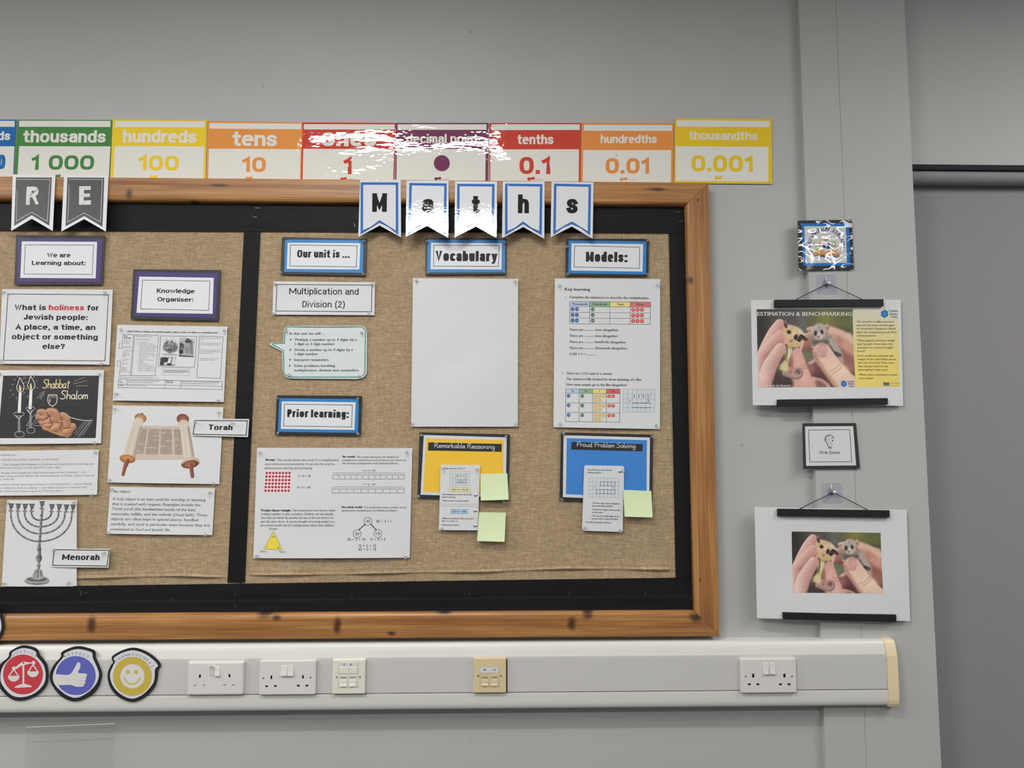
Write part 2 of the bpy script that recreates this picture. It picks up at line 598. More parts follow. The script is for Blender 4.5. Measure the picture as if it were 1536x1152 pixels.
def ring_text(mb, s, txt, cx, cy, r, a0, a1, cap, m, lv=4, bold=0.0, wide=1.0):
    """letters spread along an arc, angles in degrees (0 = right, 90 = up)"""
    n = len(txt)
    sy = cap / CAPH
    for i, ch in enumerate(txt):
        if ch == ' ': continue
        a = radians(a0 + (a1 - a0) * (i + 0.5) / n)
        v, f = glyphs(ch, 2)
        if not len(v): continue
        w = (v[:, 0] - (v[:, 0].min() + v[:, 0].max()) / 2) * sy * wide
        h = v[:, 1] * sy
        for j, dx in enumerate((0,) if not bold else (-bold, 0, bold)):
            X = cx + (r + h) * cos(a) + (w + dx) * sin(a)
            Y = cy - (r + h) * sin(a) + (w + dx) * cos(a)
            mb.front(s.P(np.stack([X, Y], 1), (lv + .06 * j) * EPS), f, m)

# heavy lettering drawn with a broad pen (x-height 1, capitals 1.4)
def _b(cx, cy, rx, ry, a0, a1, n=18, p=2.7):
    out = []
    for t in np.radians(np.linspace(a0, a1, n)):
        c, s_ = cos(t), sin(t)
        out.append((cx + rx * math.copysign(abs(c) ** (2 / p), c), cy + ry * math.copysign(abs(s_) ** (2 / p), s_)))
    return out
_O = _b(.4, .5, .4, .5, 0, 360, 30)
_arch = [(0, .6), (.06, .82), (.2, .97), (.4, 1), (.6, .95), (.68, .8), (.7, .6), (.7, 0)]
HEAVY = {
 'a': ([[(.08, .86), (.2, .97), (.42, 1), (.62, .95), (.7, .8), (.7, 0)], [(.7, .58), (.35, .58), (.1, .5), (0, .3), (.08, .08), (.3, 0), (.55, .06), (.7, .25)]], .7),
 'b': ([[(0, 1.4), (0, 0)], _b(.37, .5, .37, .5, 0, 360, 30)], .74), 'd': ([[(.74, 1.4), (.74, 0)], _b(.37, .5, .37, .5, 0, 360, 30)], .74),
 'c': ([_b(.38, .5, .38, .5, 48, 312)], .66), 'e': ([[(.02, .56), (.76, .56)], _b(.38, .5, .38, .5, 6, 292)], .76),
 'f': ([[(.55, 1.38), (.35, 1.4), (.2, 1.28), (.2, 0)], [(0, .98), (.5, .98)]], .5),
 'g': ([_b(.37, .5, .37, .5, 0, 360, 30), [(.74, 1), (.74, -.15), (.66, -.36), (.4, -.42), (.08, -.36)]], .74),
 'h': ([[(0, 1.4), (0, 0)], _arch], .7), 'n': ([[(0, 1), (0, 0)], _arch], .7),
 'i': ([[(0, .9), (0, 0)], [(0, 1.42), (0, 1.44)]], 0), 'j': ([[(.12, .9), (.12, -.25), (0, -.4), (-.1, -.4)], [(.12, 1.42), (.12, 1.44)]], .12),
 'k': ([[(0, 1.4), (0, 0)], [(.62, 1), (.1, .48)], [(.22, .58), (.66, 0)]], .66), 'l': ([[(0, 1.4), (0, 0)]], 0),
 'm': ([[(0, 1), (0, 0)], [(0, .6), (.06, .85), (.25, 1), (.45, .95), (.53, .75), (.53, 0)], [(.53, .6), (.6, .85), (.78, 1), (.98, .95), (1.06, .75), (1.06, 0)]], 1.06),
 'o': ([_O], .8), 'p': ([[(0, 1), (0, -.4)], _b(.37, .5, .37, .5, 0, 360, 30)], .74),
 'r': ([[(0, 1), (0, 0)], [(0, .55), (.08, .82), (.25, .97), (.38, 1)]], .36),
 's': ([smooth([(.62, .84), (.5, .97), (.3, 1), (.08, .93), (.02, .74), (.14, .58), (.34, .5), (.55, .42), (.64, .26), (.56, .07), (.32, 0), (.1, .04), (0, .18)], 3)], .64),
 't': ([[(.2, 1.35), (.2, .2), (.28, .03), (.46, 0)], [(0, .97), (.46, .97)]], .46),
 'u': ([[(0, 1), (0, .35), (.06, .1), (.25, 0), (.48, .05), (.62, .2), (.7, .4)], [(.7, 1), (.7, 0)]], .7),
 'v': ([[(0, 1), (.34, 0), (.68, 1)]], .68), 'w': ([[(0, 1), (.32, 0), (.64, .95), (.96, 0), (1.28, 1)]], 1.28),
 'y': ([[(0, 1), (.46, .05)], [(.92, 1), (.44, -.1), (.28, -.36), (.06, -.42)]], .92, .84),
 'A': ([[(0, 0), (.45, 1.4), (.9, 0)], [(.15, .42), (.75, .42)]], .9), 'D': ([[(0, 0), (0, 1.4), (.35, 1.4), (.7, 1.2), (.8, .7), (.7, .2), (.35, 0), (0, 0)]], .8),
 'J': ([[(.55, 1.4), (.55, .3), (.42, .03), (.2, 0), (.02, .1), (0, .35)]], .55), 'K': ([[(0, 1.4), (0, 0)], [(.8, 1.4), (.1, .68)], [(.28, .82), (.85, 0)]], .85),
 'L': ([[(0, 1.4), (0, 0), (.65, 0)]], .65), 'M': ([[(0, 0), (0, 1.36)], [(.04, 1.3), (.75, .3), (1.46, 1.3)], [(1.5, 0), (1.5, 1.36)]], 1.5),
 'O': ([_b(.5, .7, .5, .7, 0, 360, 34)], 1.0), 'P': ([[(0, 0), (0, 1.4), (.45, 1.4), (.7, 1.28), (.76, 1.02), (.7, .76), (.45, .62), (0, .62)]], .76),
 'T': ([[(0, 1.4), (.86, 1.4)], [(.43, 1.4), (.43, 0)]], .86), 'V': ([[(0, 1.4), (.6, .06), (1.2, 1.4)]], 1.2, .74),
 'W': ([[(0, 1.4), (.32, 0), (.65, 1.35), (.98, 0), (1.3, 1.4)]], 1.3, .86),
 '0': ([_b(.4, .7, .4, .7, 0, 360, 34)], .8), '1': ([[(0, 1.12), (.18, 1.22), (.34, 1.4), (.34, 0)]], .38),
 '.': ([[(0, 0), (0, .04)]], 0), ',': ([[(.06, .04), (-.02, -.22)]], .06), ':': ([[(0, 0), (0, .04)], [(0, .86), (0, .9)]], 0),
 '?': ([[(0, 1.1), (.08, 1.32), (.3, 1.4), (.56, 1.3), (.64, 1.05), (.52, .82), (.34, .66), (.32, .42)], [(.32, 0), (.32, .03)]], .64),
 '(': ([[(.25, 1.5), (.05, 1.1), (0, .6), (.05, .1), (.25, -.3)]], .25), ')': ([[(0, 1.5), (.2, 1.1), (.25, .6), (.2, .1), (0, -.3)]], .25), '2': ([[(.02, 1.1), (.12, 1.32), (.36, 1.4), (.62, 1.28), (.66, 1), (.5, .7), (0, 0), (.7, 0)]], .7),
}
def heavy(mb, s, txt, x0, x1, base, cap, px, py, m, lv=3, gap=.3, hmax=1.4, space=.42, ital=0.0):
    """px, py: thickness of upright and level strokes; cap: outer height of a glyph that is hmax tall"""
    sy = (cap - py) / hmax
    nsp = txt.count(' ')
    g = [HEAVY[c] for c in txt if c != ' ']
    sw = sum(q[1] for q in g) + nsp * space
    sx = (x1 - x0 - len(g) * px - (len(g) - 1) * gap * px - nsp * gap * px) / sw
    x = x0 + px / 2
    for k_, c in enumerate(txt):
        lift = .05 * (k_ % 2)
        if c == ' ':
            x += space * sx + gap * px
            continue
        pf = HEAVY[c][2] if len(HEAVY[c]) > 2 else 1.0
        pen = np.array((px * pf, py * (1 if pf == 1 else .9)))
        for st in HEAVY[c][0]:
            pts = np.array([(x + q[0] * sx, base - py / 2 - q[1] * sy) for q in st], float)
            cl = len(pts) > 4 and np.hypot(*(pts[0] - pts[-1])) < 1e-3 * sy
            lift += .11
            q = pts / pen
            N = len(q)
            L, R = [], []
            for i in range(N):
                d0 = q[i] - q[i - 1] if i else (q[-1] - q[-2] if cl else q[1] - q[0])
                d1 = q[i + 1] - q[i] if i < N - 1 else (q[1] - q[0] if cl else d0)
                d0 = d0 / (np.hypot(*d0) + 1e-9); d1 = d1 / (np.hypot(*d1) + 1e-9)
                t = d0 + d1
                if np.hypot(*t) < .3: t = d1
                t = t / np.hypot(*t)
                nn = np.array([-t[1], t[0]])
                cc = max(.5, abs(nn @ np.array([-d1[1], d1[0]])))
                e = np.zeros(2)
                if not cl and i == 0: e = -d1 * .5
                if not cl and i == N - 1: e = d0 * .5
                L.append(q[i] + nn * .5 / cc + e); R.append(q[i] - nn * .5 / cc + e)
            v = np.array(L + R) * pen
            xm = (x0 + x1) / 2
            Y = v[:, 1] - base
            v = np.stack([v[:, 0] + Y * s.lean - Y * ital, v[:, 1] + (v[:, 0] - xm) * s.slope], 1)
            for i in range(N - 1):
                mb.front(s.P(v[[i, i + 1, N + i + 1, N + i]], (lv + lift + .035 * (i % 3)) * EPS), [(0, 1, 2, 3)], m)
        x += HEAVY[c][1] * sx + px * (1 + gap)

# single-stroke handwriting, x-height 1
HAND = {
 'S': ([[(.95, 1.75), (.6, 1.98), (.2, 1.8), (.15, 1.4), (.5, 1.1), (.82, .75), (.8, .3), (.45, 0), (.1, .1), (-.05, .3)]], 1.12),
 'R': ([[(.1, 1.9), (.1, 0)], [(.1, 1.85), (.6, 1.9), (.85, 1.55), (.6, 1.1), (.1, 1.0)], [(.45, 1.0), (.95, 0), (1.1, .1)]], 1.2),
 'P': ([[(.1, 1.9), (.1, 0)], [(.1, 1.85), (.6, 1.9), (.9, 1.5), (.6, 1.0), (.1, .95)]], 1.05),
 'a': ([[(.7, .85), (.4, 1), (.08, .75), (.05, .3), (.3, 0), (.6, .25), (.7, .85)], [(.7, 1), (.68, .15), (.9, .05)]], .95),
 'b': ([[(.05, 2), (.05, 0)], [(.05, .7), (.35, 1), (.68, .75), (.68, .3), (.4, 0), (.05, .2)]], .88),
 'd': ([[(.7, .85), (.4, 1), (.08, .75), (.05, .3), (.3, 0), (.6, .25), (.7, .85)], [(.7, 1.9), (.68, .15), (.9, .05)]], .98),
 'e': ([[(.05, .5), (.65, .6), (.55, .95), (.25, .95), (.05, .6), (.1, .15), (.4, 0), (.8, .2)]], .85),
 'g': ([[(.7, .85), (.4, 1), (.08, .75), (.05, .3), (.3, .05), (.6, .25), (.7, .85)], [(.7, 1), (.68, -.5), (.4, -.8), (.1, -.6)]], .95),
 'h': ([[(.05, 2), (.05, 0)], [(.05, .6), (.3, .95), (.58, .9), (.65, .6), (.65, 0)]], .85),
 'i': ([[(.1, 1), (.1, .15), (.35, .05)], [(.1, 1.4), (.12, 1.5)]], .45),
 'k': ([[(.05, 1.9), (.05, 0)], [(.6, 1), (.08, .5)], [(.2, .6), (.6, 0), (.8, .05)]], .85),
 'l': ([[(.08, 2), (.08, .15), (.3, .02)]], .38),
 'm': ([[(.05, 1), (.05, 0)], [(.05, .6), (.28, .97), (.45, .75), (.45, 0)], [(.45, .6), (.7, .97), (.88, .75), (.88, 0)]], 1.08),
 'n': ([[(.05, 1), (.05, 0)], [(.05, .6), (.3, .97), (.58, .9), (.63, .6), (.63, .1), (.8, .05)]], .88),
 'o': ([[(.4, 1), (.05, .7), (.05, .3), (.38, 0), (.72, .3), (.72, .7), (.4, 1)]], .88),
 'r': ([[(.05, 1), (.05, 0)], [(.05, .55), (.3, .95), (.6, .9)]], .65),
 's': ([[(.6, .85), (.3, 1), (.1, .8), (.35, .52), (.6, .25), (.35, 0), (.02, .12)]], .72),
 't': ([[(.3, 1.7), (.3, .2), (.5, 0)], [(0, 1.15), (.65, 1.2)]], .7),
 'u': ([[(.05, 1), (.05, .3), (.3, 0), (.6, .25), (.65, 1)], [(.65, 1), (.66, .15), (.85, .05)]], .9),
 'v': ([[(.02, 1), (.3, 0), (.62, 1), (.8, .95)]], .82),
 ' ': ([], .55),
}
def hand(mb, s, txt, x0, x1, base, xh, w, m, lv=4, ital=0.0):
    adv = sum(HAND[c][1] for c in txt)
    sx = (x1 - x0) / adv
    x = x0
    for c in txt:
        strokes, a = HAND[c]
        for j, st in enumerate(strokes):
            pts = [(x + (px * sx) + py * xh * ital, base - py * xh + (x + px * sx - (x0 + x1) / 2) * s.slope) for px, py in (smooth(st, 4) if len(st) > 2 else st)]
            line(mb, s, pts, w, m, lv + .08 * j + .04 * (int(x) % 2))
        x += a * sx

# ------------------------------------------------------------------ printed pictures (ink per vertex, made from brush shapes)
class Canvas:
    def __init__(s, x0, y0, x1, y1, nx, ny, base):
        s.x0, s.y0, s.x1, s.y1, s.nx, s.ny = x0, y0, x1, y1, nx, ny
        s.X, s.Y = np.meshgrid(np.linspace(x0, x1, nx), np.linspace(y0, y1, ny))
        s.img = np.ones((ny, nx, 3)) * np.array(base, float)
        s.cell = (x1 - x0) / (nx - 1)
    def blend(s, m, c):
        m = m[..., None]
        s.img = s.img * (1 - m) + np.asarray(c, float) * m
    def blur(s, m, r):
        r = int(round(r / s.cell))
        if r < 1: return m
        for _ in range(2):
            for ax in (0, 1):
                p = np.pad(m, [(r, r) if a == ax else (0, 0) for a in (0, 1)], mode='edge')
                c = np.cumsum(np.insert(p, 0, 0, axis=ax), axis=ax)
                m = (c[2 * r + 1:] - c[:-2 * r - 1]) / (2 * r + 1) if ax == 0 else (c[:, 2 * r + 1:] - c[:, :-2 * r - 1]) / (2 * r + 1)
        return m
    def inside(s, pts):
        m = np.zeros(s.X.shape, bool)
        n = len(pts)
        for i in range(n):
            (ax, ay), (bx, by) = pts[i], pts[(i + 1) % n]
            if ay == by: continue
            c = ((ay > s.Y) != (by > s.Y)) & (s.X < (bx - ax) * (s.Y - ay) / (by - ay) + ax)
            m ^= c
        return m.astype(float)
    def poly(s, pts, c, soft=0, sm=True, a=1.0, clip=None):
        m = s.inside(smooth(pts, 6, True) if sm else pts)
        m = s.blur(m, soft) * a
        if clip is not None: m = m * clip
        s.blend(m, c)
        return m
    def stroke(s, pts, r, c, c2=None, soft=8, a=1.0, sm=True, clip=None, light=None, pw=2.0):
        """round brush with radius r (list or number); c in the middle, c2 at the rim"""
        if sm and len(pts) > 2:
            k = 6
            if isinstance(r, (list, tuple)):
                r = list(np.interp(np.linspace(0, len(r) - 1, (len(pts) - 1) * k + 1), range(len(r)), r))
            pts = smooth(pts, k)
        best = np.full(s.X.shape, 1e9)
        side = np.zeros(s.X.shape)
        for i in range(len(pts) - 1):
            (ax, ay), (bx, by) = pts[i], pts[i + 1]
            dx, dy = bx - ax, by - ay
            L = dx * dx + dy * dy + 1e-9
            t = np.clip(((s.X - ax) * dx + (s.Y - ay) * dy) / L, 0, 1)
            ra, rb = (r[min(i, len(r) - 1)], r[min(i + 1, len(r) - 1)]) if isinstance(r, (list, tuple)) else (r, r)
            rr = ra + (rb - ra) * t
            ex, ey = s.X - (ax + dx * t), s.Y - (ay + dy * t)
            d = np.hypot(ex, ey) / rr
            if light is not None:
                sd = (ex * light[0] + ey * light[1]) / rr
                side = np.where(d < best, sd, side)
            best = np.minimum(best, d)
        rm = np.mean(r) if isinstance(r, (list, tuple)) else r
        w = max(soft, s.cell) / rm
        m = np.clip((1 + w / 2 - best) / w, 0, 1) * a
        if clip is not None: m = m * clip
        if c2 is not None:
            t = np.clip(0.5 - 0.5 * side, 0, 1) if light is not None else np.clip(best, 0, 1) ** pw
            cc = np.asarray(c, float) * (1 - t[..., None]) + np.asarray(c2, float) * t[..., None]
            s.img = s.img * (1 - m[..., None]) + cc * m[..., None]
        else:
            s.blend(m, c)
        return m
    def ell(s, cx, cy, rx, ry, c, soft=6, rot=0, a=1.0, c2=None):
        ca, sa = cos(radians(rot)), sin(radians(rot))
        x, y = s.X - cx, s.Y - cy
        d = np.hypot((x * ca + y * sa) / rx, (-x * sa + y * ca) / ry)
        w = max(soft, s.cell) / min(rx, ry)
        m = np.clip((1 + w / 2 - d) / w, 0, 1) * a
        if c2 is not None:
            t = np.clip(d, 0, 1)[..., None] ** 2
            s.img = s.img * (1 - m[..., None]) + (np.asarray(c, float) * (1 - t) + np.asarray(c2, float) * t) * m[..., None]
        else: s.blend(m, c)
        return m
    def grain(s, amt, mask=None, sx=1, sy=1):
        n = rng.normal(0, 1, s.X.shape)
        n = s.blur(n, s.cell * 1.1) * 2.2
        if mask is not None: n = n * mask
        s.img = s.img + n[..., None] * amt
    def put(s, mb, surf, corners, m, lv=2, crop=None, sat=0.88):
        """lay the picture into the quad 'corners' of a sheet"""
        img = s.img
        if crop:
            a, b = [int(round(t * (s.ny - 1))) for t in crop]
            img = img[a:b + 1]
        ny, nx = img.shape[:2]
        q, f = bil(corners, nx - 1, ny - 1)
        st = mb.front(surf.P(q, lv * EPS), f, m)
        img = np.clip(img.reshape(-1, 3), 0, 255)
        g = img.mean(1, keepdims=True)
        mb.ink[st] = albedo(np.clip(g + (img - g) * sat, 0, 255))

PAINT = mat_paint()
WHITE = M((207, 208, 208), 'paper')
INK = M((38, 38, 42), 'paper')
GREY = M((95, 95, 100), 'paper')
MID = M((70, 70, 75), 'paper')

# ================================================================== the setting
def X(px, py, y): return float(at(np.array(float(px)), np.array(float(py)), y)[0])
def Z(px, py, y): return float(at(np.array(float(px)), np.array(float(py)), y)[2])

def _sp(px, py, r, k): return (X(px, py, 0), Z(px, py, 0), r, k)
WALL = mat_wall('grey_wall_paint', (173, 173, 171), spots=[_sp(705, 48, .0032, .7), _sp(541, 62, .002, .5), _sp(395, 130, .0026, .6), _sp(543, 103, .002, .3), _sp(1113, 668, .008, .22), _sp(1124, 676, .006, .12), _sp(247, 105, .002, .3), _sp(706, 1113, .003, .3)])
x_crack = (X(1264, 200, Y_STRIP) + X(1296, 1110, Y_STRIP)) / 2
x_strip = (X(1205, 100, Y_STRIP) + X(1234, 1110, Y_STRIP)) / 2
x_corner = (X(1362, 0, Y_STRIP) + X(1407, 1152, Y_STRIP)) / 2
ZF, ZC = 0.0, 3.00

mb = MB(); box(mb, -3.2, x_corner - 0.002, 0.0, 0.34, ZF, ZC, WALL)
structure(mb.build('wall_back'))
mb = MB(); box(mb, x_strip, x_crack - 0.0003, Y_STRIP, -0.0002, ZF, ZC, WALL, 0.0012)
structure(mb.build('trim_1'))
mb = MB(); box(mb, x_crack + 0.0003, x_corner, Y_STRIP + 0.0005, -0.0002, ZF, ZC, WALL, 0.0015)
structure(mb.build('trim_2'))
# window recess to the right of the corner: painted head panel above, blind below
z_head = Z(1450, 247, 0.05)
mb = MB(); box(mb, x_corner, 3.2, 0.05, 0.34, z_head, ZC, WALL)
structure(mb.build('wall_right'))
mb = MB(); box(mb, x_corner, 3.2, 0.30, 0.34, ZF, z_head, WALL)
structure(mb.build('wall_recess'))
mb = MB(); box(mb, -3.2, 3.2, -4.6, 0.34, -0.04, ZF, M((62, 60, 60), 'matte'))
structure(mb.build('floor'))
mb = MB(); box(mb, -3.2, 3.2, -4.6, 0.34, ZC, ZC + 0.04, M((215, 215, 212), 'matte'))
structure(mb.build('ceiling'))

# roller blind
def mat_blind():
    m, nt, p = nodemat('blind_fabric')
    N, L = nt.nodes, nt.links
    tc = N.new('ShaderNodeTexCoord')
    n1 = N.new('ShaderNodeTexNoise'); n1.inputs['Scale'].default_value = 500
    r = N.new('ShaderNodeValToRGB'); a = albedo((134, 131, 133))
    r.color_ramp.elements[0].position = .3; r.color_ramp.elements[0].color = (*(a * .92), 1)
    r.color_ramp.elements[1].position = .7; r.color_ramp.elements[1].color = (*(a * 1.06), 1)
    L.new(tc.outputs['Object'], n1.inputs['Vector']); L.new(n1.outputs['Fac'], r.inputs['Fac']); L.new(r.outputs['Color'], p.inputs['Base Color'])
    n2 = N.new('ShaderNodeTexNoise'); n2.inputs['Scale'].default_value = 3.0
    b = N.new('ShaderNodeBump'); b.inputs['Strength'].default_value = .3; b.inputs['Distance'].default_value = .01
    L.new(tc.outputs['Object'], n2.inputs['Vector']); L.new(n2.outputs['Fac'], b.inputs['Height']); L.new(b.outputs['Normal'], p.inputs['Normal'])
    p.inputs['Roughness'].default_value = .7
    return m
BLIND = mat_blind()
rr = 0.0225
yb = 0.056 + rr
zc = Z(1450, 262.5, yb - rr)
bl = tag(empty('roller_blind', (2.2, yb, zc)), 'grey roller blind pulled down over the window recess beside the wall corner', 'blind')
mb = MB()
prism_x(mb, [(yb + rr * cos(t), zc + rr * sin(t)) for t in np.linspace(0, 2 * pi, 96, endpoint=False)], x_corner + 0.012, 3.1, BLIND)
mb.build('roller', bl, smooth=False)
mb = MB()
nz = 30
yf = yb + rr - 0.004
v, f = [], []
for j in range(nz + 1):
    zz = zc - (zc - 0.35) * j / nz
    for i in range(25):
        xx = x_corner + 0.012 + (3.1 - x_corner) * i / 24
        v.append((xx, yf + 0.003 * sin(3 * xx + 2 * zz), zz))
for j in range(nz):
    for i in range(24):
        a = j * 25 + i
        f.append((a, a + 1, a + 26, a + 25))
mb.front(v, f, BLIND)
mb.front([(a, b + 0.0008, c) for a, b, c in v], f, BLIND)
mb.build('blind_fabric', bl, smooth=True)
mb = MB(); box(mb, x_corner + 0.004, 3.1, 0.0505, 0.0545, Z(1450, 254.5, 0.0505), z_head - 0.0002, M((40, 40, 45), 'matte'))  # plain dark strip filling the gap above the roller
o = mb.build('dark_strip', bl); o['label'] = 'dark strip between head panel and roller'

# ================================================================== notice board
zT = (Z(0, 266, Y_FRAME) + Z(1063, 272, Y_FRAME)) / 2
zB = (Z(0, 963, Y_FRAME) + Z(1080, 953, Y_FRAME)) / 2
xR = (X(1063, 272, Y_FRAME) + X(1080, 953, Y_FRAME)) / 2
xL = xR - 2.44
W = 0.0655
def kn(px, py, size, ax): return (X(px, py, Y_FRAME) - (xR - 1.0), Z(px, py, Y_FRAME) - zB, size, ax)
P_BOT = mat_pine('pine_bottom', 0, [kn(138, 936, 0.0175, .55), kn(506, 938, 0.0162, .5), kn(396, 920, 0.0108, 1.6), kn(665, 919, 0.0054, 3.0), kn(858, 935, 0.0135, .7), kn(882, 921, 0.0121, 1.0), kn(1044, 926, 0.0108, 1.5), kn(588, 950, 0.0054, 1.8), kn(415, 926, 0.0068, 1.6)])
P_TOP = mat_pine('pine_top', 0, [kn(194, 290, 0.0108, .7), kn(758, 296, 0.0135, .8), kn(330, 278, 0.0034, 7), kn(985, 284, 0.0041, 6), kn(289, 303, 0.0054, 2)])
P_SID = mat_pine('pine_side', 2, [kn(1036, 420, 0.0081, .8), kn(1047, 300, 0.0034, .6), kn(1050, 870, 0.0041, .5)], 1.0)
nb = tag(empty('notice_board', (xR - 1.0, 0.0, zB)), 'large pine framed notice board covered in hessian with black paper borders', 'notice board')
prof = [(0.0, -0.0085), (0.0, -0.0325), (0.0008, -0.0343), (0.0028, -0.035), (W - .014, -0.035), (W - .008, -0.0340), (W - .003, -0.0305), (W - .0005, -0.0255), (W, -0.020), (W, -0.0085)]
cor = {'tl': (xL, zT, 1, -1), 'tr': (xR, zT, -1, -1), 'br': (xR, zB, -1, 1), 'bl': (xL, zB, 1, 1)}
def rail(name, a, b, m):
    mb = MB()
    A, B = cor[a], cor[b]
    g = 0.00025
    def end(c, o):
        ux, uz = (B[0] - A[0]), (B[1] - A[1]); l = math.hypot(ux, uz)
        return [(c[0] + c[2] * d + o * ux / l * g, y, c[1] + c[3] * d + o * uz / l * g) for d, y in prof]
    v = end(A, 1) + end(B, -1)
    n = len(prof)
    f = [(i, (i + 1) % n, n + (i + 1) % n, n + i) for i in range(n)] + [tuple(range(n)), tuple(range(n, 2 * n))]
    mb.closed(v, f, m)
    o = mb.build(name, nb)
    md = o.modifiers.new('soft', 'BEVEL'); md.width = 0.0006; md.segments = 2
    return o
rail('top_rail', 'tl', 'tr', P_TOP)
rail('bottom_rail', 'bl', 'br', P_BOT)
rail('side_stile', 'tr', 'br', P_SID)
rail('side_stile', 'tl', 'bl', P_SID)
mb = MB(); box(mb, xL + .01, xR - .01, -0.0075, -0.0006, zB + .01, zT - .055, M((120, 90, 60), 'matte'))
mb.build('backing_board', nb)

HES = mat_hessian()
def cloth(name, corners, hem, hx0, hx1):
    """hessian panel with the loose fold along its lower hem"""
    mb = MB()
    c = np.array(corners, float)
    q, f = bil(c, 120, 420)
    p = at(q[:, 0], q[:, 1], Y_HESS)
    t = (q[:, 1] - np.interp(q[:, 0], [h[0] for h in hem], [h[1] for h in hem]))
    fold = 0.0065 * np.exp(-(t / 1.7) ** 2) * (0.75 + 0.4 * np.sin(q[:, 0] * 0.045 + 1)) + 0.0012 * np.exp(-((t + 6) / 4) ** 2)
    p[:, 1] -= np.minimum(fold, 0.0075) * np.clip((q[:, 0] - hx0) / 10, 0, 1) * np.clip((hx1 - q[:, 0]) / 8, 0, 1)
    k = mb.front(p, f, HES)
    b = p.copy(); b[:, 1] = Y_HESS + 0.003
    return mb.build(name, nb, smooth=True)
cloth('hessian_panel', [(-420, 346), (380, 347), (362, 885), (-440, 893)], [(-440, 880), (110, 867), (270, 863), (345, 866)], 112, 338)
cloth('hessian_panel', [(378, 347), (1016, 347), (1022, 880), (360, 885)], [(365, 862), (500, 861), (620, 858), (730, 857), (850, 852), (1015, 854)], 372, 1008)

BLK = mat_black_paper()
STAPLE = M((190, 190, 195), 'metal')
def strip(name, corners, y, folds=(), n=(60, 16), staples=()):
    mb = MB()
    q, f = bil(corners, *n)
    p = at(q[:, 0], q[:, 1], y)
    for fy0, fy1, amp in folds:
        x0, x1 = corners[0][0], corners[1][0]
        t = q[:, 1] - (fy0 + (fy1 - fy0) * (q[:, 0] - x0) / (x1 - x0))
        p[:, 1] -= amp / (1 + np.exp(-t / 0.7))
    w = 0.0012 * np.sin(q[:, 0] * 0.021) * np.sin(q[:, 1] * 0.09) ** 2
    p[:, 1] -= np.maximum(0, w)
    k = len(p)
    b = p.copy(); b[:, 1] += 0.0004
    N1 = n[0] + 1; m_ = n[1]
    ring = list(range(n[0])) + [i * N1 + n[0] for i in range(m_)] + [m_ * N1 + n[0] - i for i in range(n[0])] + [(m_ - i) * N1 for i in range(m_)]
    fs = list(f) + [tuple(i + k for i in reversed(x)) for x in f] + [(ring[i], ring[(i + 1) % len(ring)], ring[(i + 1) % len(ring)] + k, ring[i] + k) for i in range(len(ring))]
    mb.closed(np.concatenate([p, b]), fs, BLK)
    o = mb.build(name, nb, smooth=False)
    for sx, sy, dx, dy in staples:
        a = at(np.array([sx - dx, sx + dx]), np.array([sy - dy, sy + dy]), y - 0.0032)
        s_ = MB(); tube(s_, [a[0] + (0, .003, 0), a[0], a[1], a[1] + (0, .003, 0)], 0.00045, STAPLE, 6)
        s_.build('staple', o)
    return o
strip('border_strip', [(366, 344), (391, 344), (367.5, 874), (341, 874)], Y_BORD)
strip('border_strip', [(1003, 346), (1033, 346), (1045, 872), (1013.5, 872)], Y_BORD)
strip('border_strip', [(-420, 297), (1035, 304), (1035, 350), (-420, 344.5)], Y_BORD - 0.0006, [(321, 326, 0.0010)], (90, 44),
      [(387, 312, 3, 0), (382, 325.5, 3, .3), (1017, 318, 3, 0), (1021, 332, 3, 0), (532, 338, 1, 3)])
strip('border_strip', [(-420, 886), (1047, 866), (1049, 920), (-420, 932)], Y_BORD - 0.0006, [(908, 894, 0.0012)], (90, 44),
      [(129, 889.8, 3, 0), (121, 890, .8, 3), (259, 899, 0, 3.2), (353, 892, 0, 3), (353, 909, 0, 2.5), (528, 894.6, 0, 3), (704, 890, .4, 3), (854, 890, .6, 3.4), (968, 891, 0, 3), (1037.5, 874, 1.6, 2), (1036.6, 899, 0, 3), (784, 903, .5, .8)])

# ================================================================== dado trunking with its outlets
TR = M((206, 205, 199), 'plastic')
TRM = M((192, 190, 188), 'plastic')
zt = Z(1200, 955.5, 0)
zg1, zg2 = Z(768, 987.5, Y_TRUNK), Z(768, 1039, Y_TRUNK)
zb = Z(900, 1063, -0.046)
xe = X(1331, 1010, Y_TRUNK)
tk = tag(empty('dado_trunking', (0.2, 0, zb)), 'long white plastic cable trunking running along the wall under the notice board', 'trunking')
g = 0.0011
mb = MB(); prism_x(mb, [(-.0004, zt)] + smooth([(-.030, zt), (-.0352, zt - .0014), (-.0392, zt - .0052), (-.0432, zt - .016), (-.0466, zt - .030), (-.0487, zt - .042), (Y_TRUNK, zg1 + g + .004)], 5) + [(Y_TRUNK, zg1 + g), (-.044, zg1 + g), (-.0004, zg1 + g)], -2.2, xe, TR)
mb.build('top_cover', tk)
mb = MB(); prism_x(mb, [(-.0004, zg1 - g), (-.0485, zg1 - g), (-.0490, zg1 - g - .001), (-.0490, zg2 + g + .001), (-.0485, zg2 + g), (-.0004, zg2 + g)], -2.2, xe, TRM)
mb.build('centre_cover', tk)
mb = MB(); prism_x(mb, [(-.0004, zg2 - g), (-.046, zg2 - g), (Y_TRUNK, zg2 - g)] + smooth([(-.0500, zg2 - .006), (-.0490, zb + .018), (-.0470, zb + .008), (-.0435, zb + .002), (-.038, zb)], 5) + [(-.0004, zb)], -2.2, xe, TR)
mb.build('bottom_cover', tk)
CREAM = M((222, 205, 168), 'plastic')
mb = MB(); e = .0016
